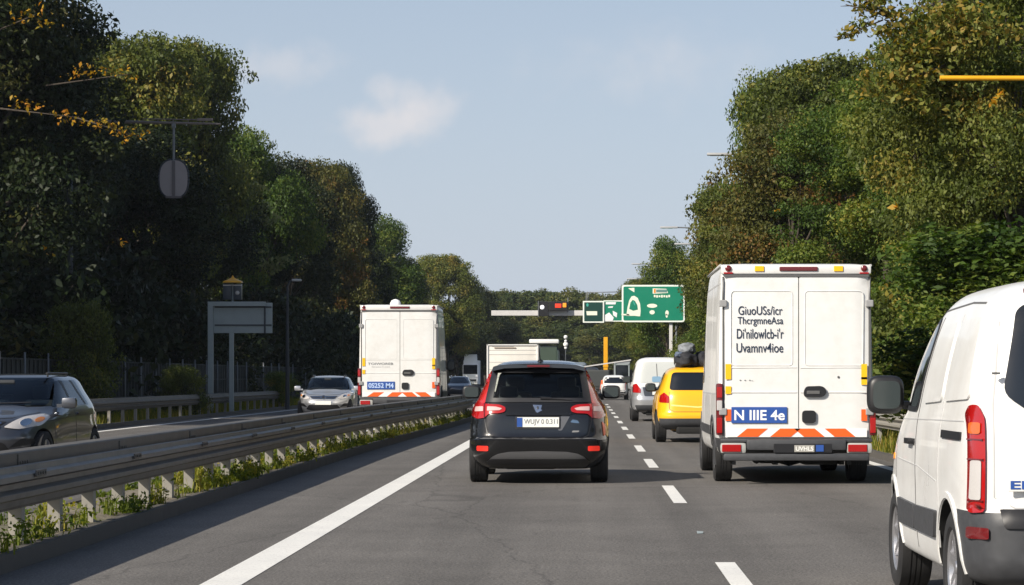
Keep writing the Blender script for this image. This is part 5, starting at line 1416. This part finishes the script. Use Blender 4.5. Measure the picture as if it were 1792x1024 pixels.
def lump(name, parent, c, r, m, seed, loc=None):
    bm = bmesh.new(); bmesh.ops.create_icosphere(bm, subdivisions=4, radius=1)
    from mathutils import noise as _n
    for v_ in bm.verts:
        d_ = v_.co.normalized(); k = 1 + .22 * _n.noise(d_ * 1.7 + Vector((seed, 0, 0))) + .10 * _n.noise(d_ * 5 + Vector((0, seed, 0)))
        q = Vector([math.copysign(abs(x) ** .8, x) for x in d_]) * k; v_.co = Vector((q.x * r[0], q.y * r[1], q.z * r[2])) + Vector(c)
    me = bpy.data.meshes.new(name); bm.to_mesh(me); bm.free()
    return link(name, me, m, parent, True)
lump('dark_bag', bag, (-.22, 0, .14), (.26, .40, .19), FABRICD, 1); lump('dark_bag', bag, (.22, .1, .14), (.26, .4, .2), FABRICD, 5); lump('grey_bag', bag, (-.20, .1, .40), (.20, .34, .12), FABRIC, 3)
lump('dark_bag', bag, (-.36, -.1, .26), (.10, .2, .07), mat('bag_blue', (.10, .13, .19), .8), 9)
MB().box((0, -.05, .05), (.9, .04, .05)).build('strap', SEAML, bag)

# --- silver people carrier further on
KS = [(.28, .78, .34, 4.2, 5, 4), (.36, .88, .10, 4.4, 6, 4), (.50, .915, .02, 4.5, 7, 4), (.70, .92, .0, 4.5, 7, 4), (.78, .918, .04, 4.45, 7, 4), (1.0, .91, .06, 4.2, 7, 4), (1.12, .90, .08, 3.8, 7, 4), (1.35, .86, .12, 3.4, 7, 4.5), (1.7, .79, .19, 2.9, 7, 5),
      (1.88, .72, .25, 2.6, 7, 5), (1.97, .62, .33, 2.4, 5, 5), (2.02, .42, .55, 2.1, 4, 4), (2.03, .04, 1.1, 1.5, 3, 3)]
t, bv = hatch('minivan', 'silver and white minivan with a red tail light, ahead of the yellow car', 'van', (2.33, 75.4, 0), 0, KS, [(.82, .34), (3.4, .34)], .34, .23, .92, SILVERP, cut=(1.10,), rules=lambda c, n, i: 1 if c.z > 1.10 else 0, parts={1: ('upper_body', WHITE)})
panel('rear_window', t, bv, rpoly([(-.72, 1.22), (.72, 1.22), (.62, 1.88), (-.62, 1.88)], .12), 'rear', mat('pale_rear_glass', (.55, .57, .55), .12, spec=.8, coat=.6), .006, .01)  # pale reflection is put into the glass colour
panel('window_sticker', t, bv, rrect(-.26, .02, 1.24, 1.42, .05), 'rear', mat('sticker_blue', (.20, .34, .48), .4), .012, .01)
strip('wiper', t, bv, [(-.12, 1.82), (-.10, 1.40)], .02, 'rear', SEAM, .012)
for s in (-1, 1):
    panel('tail_light', t, bv, rpoly([(s * .86, .92), (s * .85, 1.16), (s * .74, 1.20), (s * .62, 1.02), (s * .62, .90)], .03), 'rear', REDL, .014, .03)
    panel('side_window', t, bv, rpoly([(.5, 1.25), (3.1, 1.22), (2.55, 1.75), (.62, 1.78)], .08), 'left' if s < 0 else 'right', GLASSD, .005, .01, .12)
    mirror(t, s * .88, 3.0, 1.32, s, .26, .20)
panel('tailgate_recess', t, bv, rpoly([(-.56, 1.08), (.56, 1.08), (.50, .80), (-.50, .80)], .04), 'rear', GREYP, .006, .01)
plate(t, -.25, .25, .84, .94, .035, None, PLATE, INK)
panel('bumper_lower', t, bv, rpoly([(-.80, .52), (.80, .52), (.72, .34), (-.72, .34)], .04), 'rear', PLAST, .01, .02)

# --- white SUV far ahead
t, bv = hatch('suv', 'small distant white SUV with glowing left tail light, right of the black hatchback roof', 'car', (1.72, 147, 0), 0, [tuple([k[0] * .93, k[1] * .98] + list(k[2:])) for k in KY], [(.72, .34), (3.2, .34)], .34, .23, .89, WHITE, K=14, M=36)
panel('rear_window', t, bv, rpoly([(-.64, 1.02), (.64, 1.02), (.56, 1.38), (-.56, 1.38)], .08), 'rear', GLASSD, .01, .01, .2)
for s in (-1, 1): panel('tail_light', t, bv, rpoly([(s * .86, .60), (s * .80, 1.2), (s * .68, 1.2), (s * .66, .62)], .02), 'rear', mat('lit_orange_lens', (.8, .12, .04), .2, emit=((1, .16, .05), .5)) if s < 0 else REDL, .02, .03, .2)
panel('bumper_lower', t, bv, rpoly([(-.86, .60), (.86, .60), (.80, .32), (-.80, .32)], .04), 'rear', PLAST, .02, .02, .2)
plate(t, -.25, .25, .64, .74, .03, None, PLATE, INK)

# --- oncoming cars
def oncoming(name, label, loc, rz, paint, K_, low, wide):
    t, bv = hatch(name, label, 'car', loc, rz, K_, [(.70, .32), (3.15, .32)], .32, .205, .90, paint, spokes=5,
                  cabin=[(.50, .68, .75, 2.7, 6, 4), (.90, .74, .50, 2.6, 6, 4), (1.02, .70, .48, 2.45, 6, 4), (1.22, .58, .58, 2.15, 6, 4), (1.33, .46, .72, 1.95, 5, 4), (1.37, .3, 1.0, 1.7, 4, 4)],
                  openings=[(rpoly([(-.68, 1.02), (.68, 1.02), (.56, 1.36), (-.56, 1.36)], .05), 2.0, 4.2, 'Y'), (rpoly([(.95, 1.0), (2.85, .98), (2.2, 1.33), (1.05, 1.34)], .06), -1.2, 1.2, 'X')])
    panel('windscreen', t, bv, rpoly([(-.71, 1.0), (.71, 1.0), (.585, 1.385), (-.585, 1.385)], .06), 'front', glass_mat('windscreen_glass', (.34, .42, .46), .03) if 'windscreen_glass' not in MATS else MATS['windscreen_glass'], .004, .003)
    for v in ('left', 'right'):
        panel('side_window', t, bv, rpoly([(.92, .99), (2.52, .975), (1.90, 1.345), (1.02, 1.355)], .05), v, MATS['windscreen_glass'], .004, .003)
        for a, b_ in (((1.75, .99), (1.68, 1.35)), ((1.05, 1.0), (1.2, 1.35))): panel('door_pillar', t, bv, [(a[0], a[1]), (a[0] + .09, a[1]), (b_[0] + .09, b_[1]), (b_[0], b_[1])], v, PLASTD, .006, .005)
        strip('door_seam', t, bv, [(1.75, .36), (1.78, .98)], .012, v, SEAM); strip('door_seam', t, bv, [(2.72, .36), (2.80, .95)], .012, v, SEAM)
        strip('shoulder_crease', t, bv, [(.3, .86), (1.8, .84), (3.0, .78)], .014, v, PLASTD)  # dark strip stands in for the shade under the shoulder crease
        for y in (1.62, 2.55): panel('door_handle', t, bv, rrect(y - .10, y + .08, .85, .885, .015), v, paint, .025, .02, .06)
    seats(t, y0=1.75, rear=.95, z=.42)
    m = MB(); m.box((0, 2.55, .90), (1.3, .35, .14), bev=.05); m.box((0, 2.2, 1.33), (.22, .02, .06), bev=.01); m.lathe([(0, .18), (.02, .165), (0, .15)], (.36, 2.35, .93), 'Y', 24); m.build('dashboard', SEATM, t, True, 50)
    for s in (-1, 1):
        h = panel('headlight', t, bv, rpoly([(s * .44, .70), (s * .60, .84), (s * .76, .88), (s * .83, .84), (s * .80, .72), (s * .62, .675)], .03), 'front', CLEARL, .012, .03)
        panel('lamp_reflector', h, bv, el(s * .66, .765, .055, .05, 12), 'front', CHROME, .017, .01, .04)
        panel('indicator_lens', h, bv, el(s * .765, .80, .035, .035, 10), 'front', AMBERL, .017, .01, .04)
        panel('fog_recess', t, bv, rpoly([(s * .52, .42), (s * .80, .48), (s * .80, .54), (s * .66, .55)], .02), 'front', PLASTD, .006, .01)
        mirror_ = MB(); mirror_.box((s * .98, 2.42, 1.03), (.22, .12, .16), bev=.05); mirror_.box((s * .86, 2.42, .99), (.12, .05, .05)); mirror_.build('mirror', paint, t, True, 50)
    panel('grille', t, bv, rpoly([(-.46, .78), (.46, .78), (.34, .685), (-.34, .685)], .03), 'front', PLASTD, .008, .015)
    for z in (.705, .755): strip('grille_bar', t, bv, [(-.40, z), (.40, z)], .022, 'front', CHROME, .014)
    panel('emblem', t, bv, el(0, .73, .085, .052, 18), 'front', CHROME, .024, .02, .05)
    panel('emblem', t, bv, el(0, .73, .052, .028, 14), 'front', PLASTD, .032, .03, .05)
    panel('lower_intake', t, bv, rpoly([(-.46, .50), (.46, .50), (.56, .36), (.40, .32), (-.40, .32), (-.56, .36)], .03), 'front', PLASTD, .008, .015)
    p = MB(); p.box((0, 3.93 + low, .56), (.52, .014, .12), bev=.004); p = p.build('number_plate', PLATE, t)
    q = text('lettering', p, 'W J - P', -.22, .22, .525, .595, 0, INKG, .01) if not wide else None
    if q: q.data.transform(Matrix.Translation((0, 3.94 + low, 0)) @ Matrix.Rotation(math.pi, 4, 'Z'))
    strip('bonnet_seam', t, bv, [(-.70, .90), (-.48, .83), (0, .81), (.48, .83), (.70, .90)], .012, 'front', PLASTD)
    m = MB()
    for s in (-1, 1): m.tube((s * .52, .95, 1.455), (s * .52, 2.0, 1.455), .016, n=8); m.tube((s * .52, 1.0, 1.40), (s * .52, 1.0, 1.455), .014, n=6); m.tube((s * .52, 1.95, 1.40), (s * .52, 1.95, 1.455), .014, n=6)
    m.build('roof_rail', PLASTD, t, True, 40)
    for a, b_ in ((-.5, .05), (.1, .62)): strip('wiper', t, bv, [(a, 1.035), (b_, 1.02)], .016, 'front', PLASTD, .010)
    return t
KO = [(.20, .74, .34, 3.55, 4, 4), (.26, .84, .12, 3.78, 4.5, 3.6), (.40, .885, .03, 3.90, 5, 3.3), (.55, .895, .0, 3.93, 5, 3.2), (.66, .895, .03, 3.88, 5, 3.1), (.76, .892, .06, 3.78, 4.5, 3.0), (.84, .885, .09, 3.55, 4.5, 3.0), (.92, .865, .11, 3.10, 4.5, 3.2), (.97, .845, .13, 2.90, 4.5, 3.4),
      (1.02, .82, .16, 2.78, 4.5, 3.6), (1.2, .72, .30, 2.45, 4.5, 4), (1.34, .645, .40, 2.15, 4.5, 4), (1.40, .58, .50, 2.0, 4, 4), (1.435, .46, .68, 1.8, 3.5, 3.5), (1.45, .22, .95, 1.6, 3, 3), (1.452, .03, 1.2, 1.4, 3, 3)]
oncoming('compact_car', 'dark grey oncoming compact car with roof rails at the left edge', (-8.22, 33 + 3.9, 0), math.pi + R(-4.0), GREYP, KO, .0, False)
oncoming('compact_car', 'pale silver oncoming car between the grey sign board and the left delivery van', (-8.62, 78 + 3.9, 0), math.pi + R(1.0), SILVERP, KO, .0, True)

# --- box lorry ahead of the black hatchback, half behind it
t = thing('box_lorry', (-3.44, 112, 0), 'cream box lorry whose top shows behind the left roof edge of the black hatchback', 'lorry')
m = MB(); m.box((0, 2.6, 1.82), (2.38, 5.2, 2.22), bev=.04); bx = m.build('cargo_box', CREAM, t, True, 30)
m = MB()
for z in (2.90,): m.box((0, -.02, z), (2.40, .06, .06), bev=.01)
for x in (-1.17, 1.17): m.box((x, -.02, 1.82), (.07, .06, 2.22), bev=.01)
m.build('door_frame', WHITE, bx)
for z in (2.82, 2.66, 2.45, 2.1, 1.75, 1.4, 1.05): MB().box((0 if z < 2.8 else -.45, -.004, z), (2.2 if z < 2.8 else 1.0, .012, .02)).build('shutter_line', SEAML, bx)
MB().box((-.35, -.02, 2.765), (1.0, .03, .05)).build('shutter_rail', mat('rail_brown', (.35, .28, .22), .5), bx)
MB().box((0, 6.2, 1.5), (2.1, 1.8, 2.0), bev=.2).build('cab', WHITE, t, True, 40)
MB().box((0, 3.2, .62), (.9, 7.0, .2)).build('chassis', UNDER, t)
for s in (-1, 1):
    for y in (1.4, 6.1): wheel(t, s * .95, y, .42, .28, s, cover=True)
MB().box((0, .1, .55), (2.2, .1, .16), bev=.02).build('bumper', PLAST, t)

# --- tall vehicle with white roof slab in front of it
t = thing('coach', (-3.45, 196, 0), 'tall distant vehicle with a white roof slab over dark green glass, beside the cream lorry', 'coach')
MB().box((0, 4.2, 2.0), (2.35, 8.4, 3.3), bev=.12).build('body', mat('coach_green', (.10, .14, .12), .35), t, True, 40)
MB().box((.05, -.01, 3.35), (2.0, .05, 1.2), bev=.02).build('rear_window', mat('green_glass', (.05, .075, .05), .15, spec=.8), t)  # green of reflected trees is put into the glass colour
MB().box((0, 1.2, 4.32), (2.42, 3.2, .34), bev=.10).build('roof_slab', WREF, t, True, 40)
m = MB()
for x in (-1.05, 1.05): m.box((x, .6, 3.9), (.08, .1, .6)); m.box((x, 2.4, 3.9), (.08, .1, .6))
m.build('roof_strut', PLAST, t)
for s in (-1, 1):
    MB().box((s * 1.0, -.03, 1.2), (.18, .05, .4), bev=.02).build('tail_light', REDL, t)
    for y in (1.8, 6.6): wheel(t, s * .95, y, .48, .3, s, cover=True)

# --- oncoming white lorry far away, left of the cream lorry
t = thing('lorry', (-14.5, 300, 0), 'distant white lorry cab facing the camera, in the gap left of the cream lorry', 'lorry')
t.rotation_euler = (0, 0, math.pi)
MB().box((0, -.9, 1.75), (1.9, 1.8, 2.5), bev=.12).build('cab', WREF, t, True, 40)
m = MB(); m.poly([(-.85, -.2, 3.0), (.85, -.2, 3.0), (.74, -.9, 4.25), (-.74, -.9, 4.25)], (0, -1.2, 0)); m.build('roof_spoiler', WREF, t)
MB().box((0, .0, 2.35), (1.76, .06, 1.15), bev=.02).build('windscreen', GLASSD, t)
MB().box((0, .01, 1.0), (1.5, .05, .25), bev=.02).build('grille', PLASTD, t)
MB().box((0, -4.5, 2.0), (1.9, 5.2, 3.0), bev=.03).build('cargo_box', WREF, t)
for s in (-1, 1):
    MB().box((s * .72, .03, .78), (.30, .05, .18), bev=.03).build('headlight', CLEARL, t)
    for y in (-.9, -5.4): wheel(t, s * .8, y, .48, .28, s, cover=True)
t = thing('estate_car', (-8.8, 168, 0), 'small distant dark oncoming car, left of the far white lorry', 'car', rz=math.pi)
vf = body_mesh(KO, 14, 36); bv = bvh_of(vf); split_mesh(carve(vf, [well_cutter([(.7, .32), (3.15, .32)], .37, .9)]), lambda c, n, i: 0, t, {0: 'body'}, {0: GREYP})
panel('windscreen', t, bv, rpoly([(-.70, 1.0), (.70, 1.0), (.58, 1.38), (-.58, 1.38)], .06), 'front', GLASSD, .01, .01, .2)
for s in (-1, 1):
    panel('headlight', t, bv, rpoly([(s * .50, .68), (s * .60, .84), (s * .80, .84), (s * .78, .70)], .02), 'front', CLEARL, .02, .02, .2)
    for y in (.7, 3.15): wheel(t, s * .78, y, .32, .2, s)

# --- trailer with a pale frame, and the yellow mast behind it
t = thing('trailer', (2.45, 165, 0), 'grey caravan trailer with sloping pale roof edge and dark window, behind the distant white SUV', 'trailer')
MB().poly([(-2.6, 0, 2.15), (.62, 0, 2.62), (.62, 0, 2.54), (-2.6, 0, 2.07)], (0, 2.6, 0)).build('roof_edge', BEAM, t)
MB().poly([(-.55, .05, .6), (.55, .05, .6), (.55, .05, 2.53), (-.55, .05, 2.38)], (0, 2.4, 0)).build('body', mat('trailer_grey', (.26, .28, .30), .5), t)
f_ = MB().box((0, .03, 1.75), (.86, .05, .85), bev=.02).build('window', GLASSD, t)
m = MB()
for x in (-.48, .48): m.box((x, .0, 1.8), (.07, .06, 1.2))
m.box((0, 0, 2.26), (1.0, .06, .06)); m.build('window_frame', SIGNBK, f_)
MB().box((-1.7, 1.2, 1.3), (1.7, 2.2, 1.2), bev=.1).build('load', mat('load_dark', (.05, .055, .055), .6), t)
MB().box((-.9, 1.3, .52), (3.2, 2.8, .14)).build('chassis', UNDER, t)
for x in (-2.2, .3): wheel(t, x, 1.3, .34, .2, -1)
t = thing('yellow_mast', (P(1060, 0, 172).x, 172, 0), 'upright yellow boom of a lifting machine behind the grey trailer', 'lifting boom')
zt = P(0, 590, 172).z
MB().box((0, 0, (zt + 1.0) / 2), (.30, .30, zt - 1.0), bev=.03).build('boom', YPOLE, t); MB().box((0, 0, 2.2), (.36, .36, .2), bev=.02).build('clamp', YPOLE, t)
MB().box((0, .2, .75), (1.5, 2.4, .8), bev=.08).build('chassis', PLAST, t)
for s in (-1, 1): wheel(t, s * .7, .3, .36, .22, s)
t = thing('signal_post', (P(990, 0, 186).x, 186, 0), 'thin distant post with small white discs above the black hatchback roof', 'signal post')
MB().tube((0, 0, 0), (0, 0, P(0, 587, 186).z), .045, n=8).build('pole', DPOLE, t)
for py, r in ((590, .15), (597, .11), (603, .19), (609, .11)): MB().lathe([(-.03, .001), (-.03, r), (.03, r), (.03, .001)], (0, -.09, P(0, py, 186).z), 'Y', 16).build('disc', WREF, t)
# distant queue whose roofs show over the black hatchback
def far_car(px, d, paint, label, sc=(1, 1, 1), cat='van'):
    t = thing('distant_van', ((px - 1026) * d / F, d, 0), label, cat); t.scale = sc
    vf = body_mesh(KS, 10, 28); bv = bvh_of(vf)
    split_mesh(carve(vf, [well_cutter([(.82, .34), (3.4, .34)], .4, .92)]), lambda c, n, i: 0, t, {0: 'body'}, {0: paint})
    panel('rear_window', t, bv, rpoly([(-.70, 1.2), (.70, 1.2), (.6, 1.8), (-.6, 1.8)], .08), 'rear', GLASSD, .015, .01, .25)
    for s in (-1, 1):
        panel('tail_light', t, bv, rpoly([(s * .86, .9), (s * .85, 1.2), (s * .74, 1.2), (s * .74, .9)], .02), 'rear', REDL, .02, .02, .3)
        for y in (.82, 3.4): wheel(t, s * .80, y, .34, .22, s)
far_car(1012, 205, mat('van_blue_grey', (.16, .19, .22), .35, coat=.6), 'tall blue-grey van far ahead over the right half of the black hatchback roof', (1.0, 1, 1.32))
far_car(984, 240, WHITE, 'small white van far ahead under the post with white discs', (1.0, 1, 1.35))
far_car(1034, 260, mat('van_dark', (.03, .033, .038), .35, coat=.6), 'dark van far ahead left of the yellow boom', (1.1, 1, 1.2))
far_car(957, 150, mat('van_teal', (.06, .10, .12), .35, coat=.6), 'low dark teal van just over the antenna of the black hatchback', (1.0, 1, 1.08))

# ------------------------------------------------------------------ the air
HZ = bpy.data.materials.new('haze_air'); HZ.use_nodes = True
hn, hl = HZ.node_tree.nodes, HZ.node_tree.links
hn.remove(hn['Principled BSDF'])
pv = hn.new('ShaderNodeVolumePrincipled'); pv.inputs['Color'].default_value = (.80, .88, 1.0, 1); pv.inputs['Density'].default_value = HAZE; pv.inputs['Anisotropy'].default_value = .2
hl.new(pv.outputs[0], hn['Material Output'].inputs['Volume'])
tag(MB().box((0, 240, 17), (420, 620, 38)).build('haze', HZ), 'thin blue air between the camera and the far trees', None, None, 'stuff')
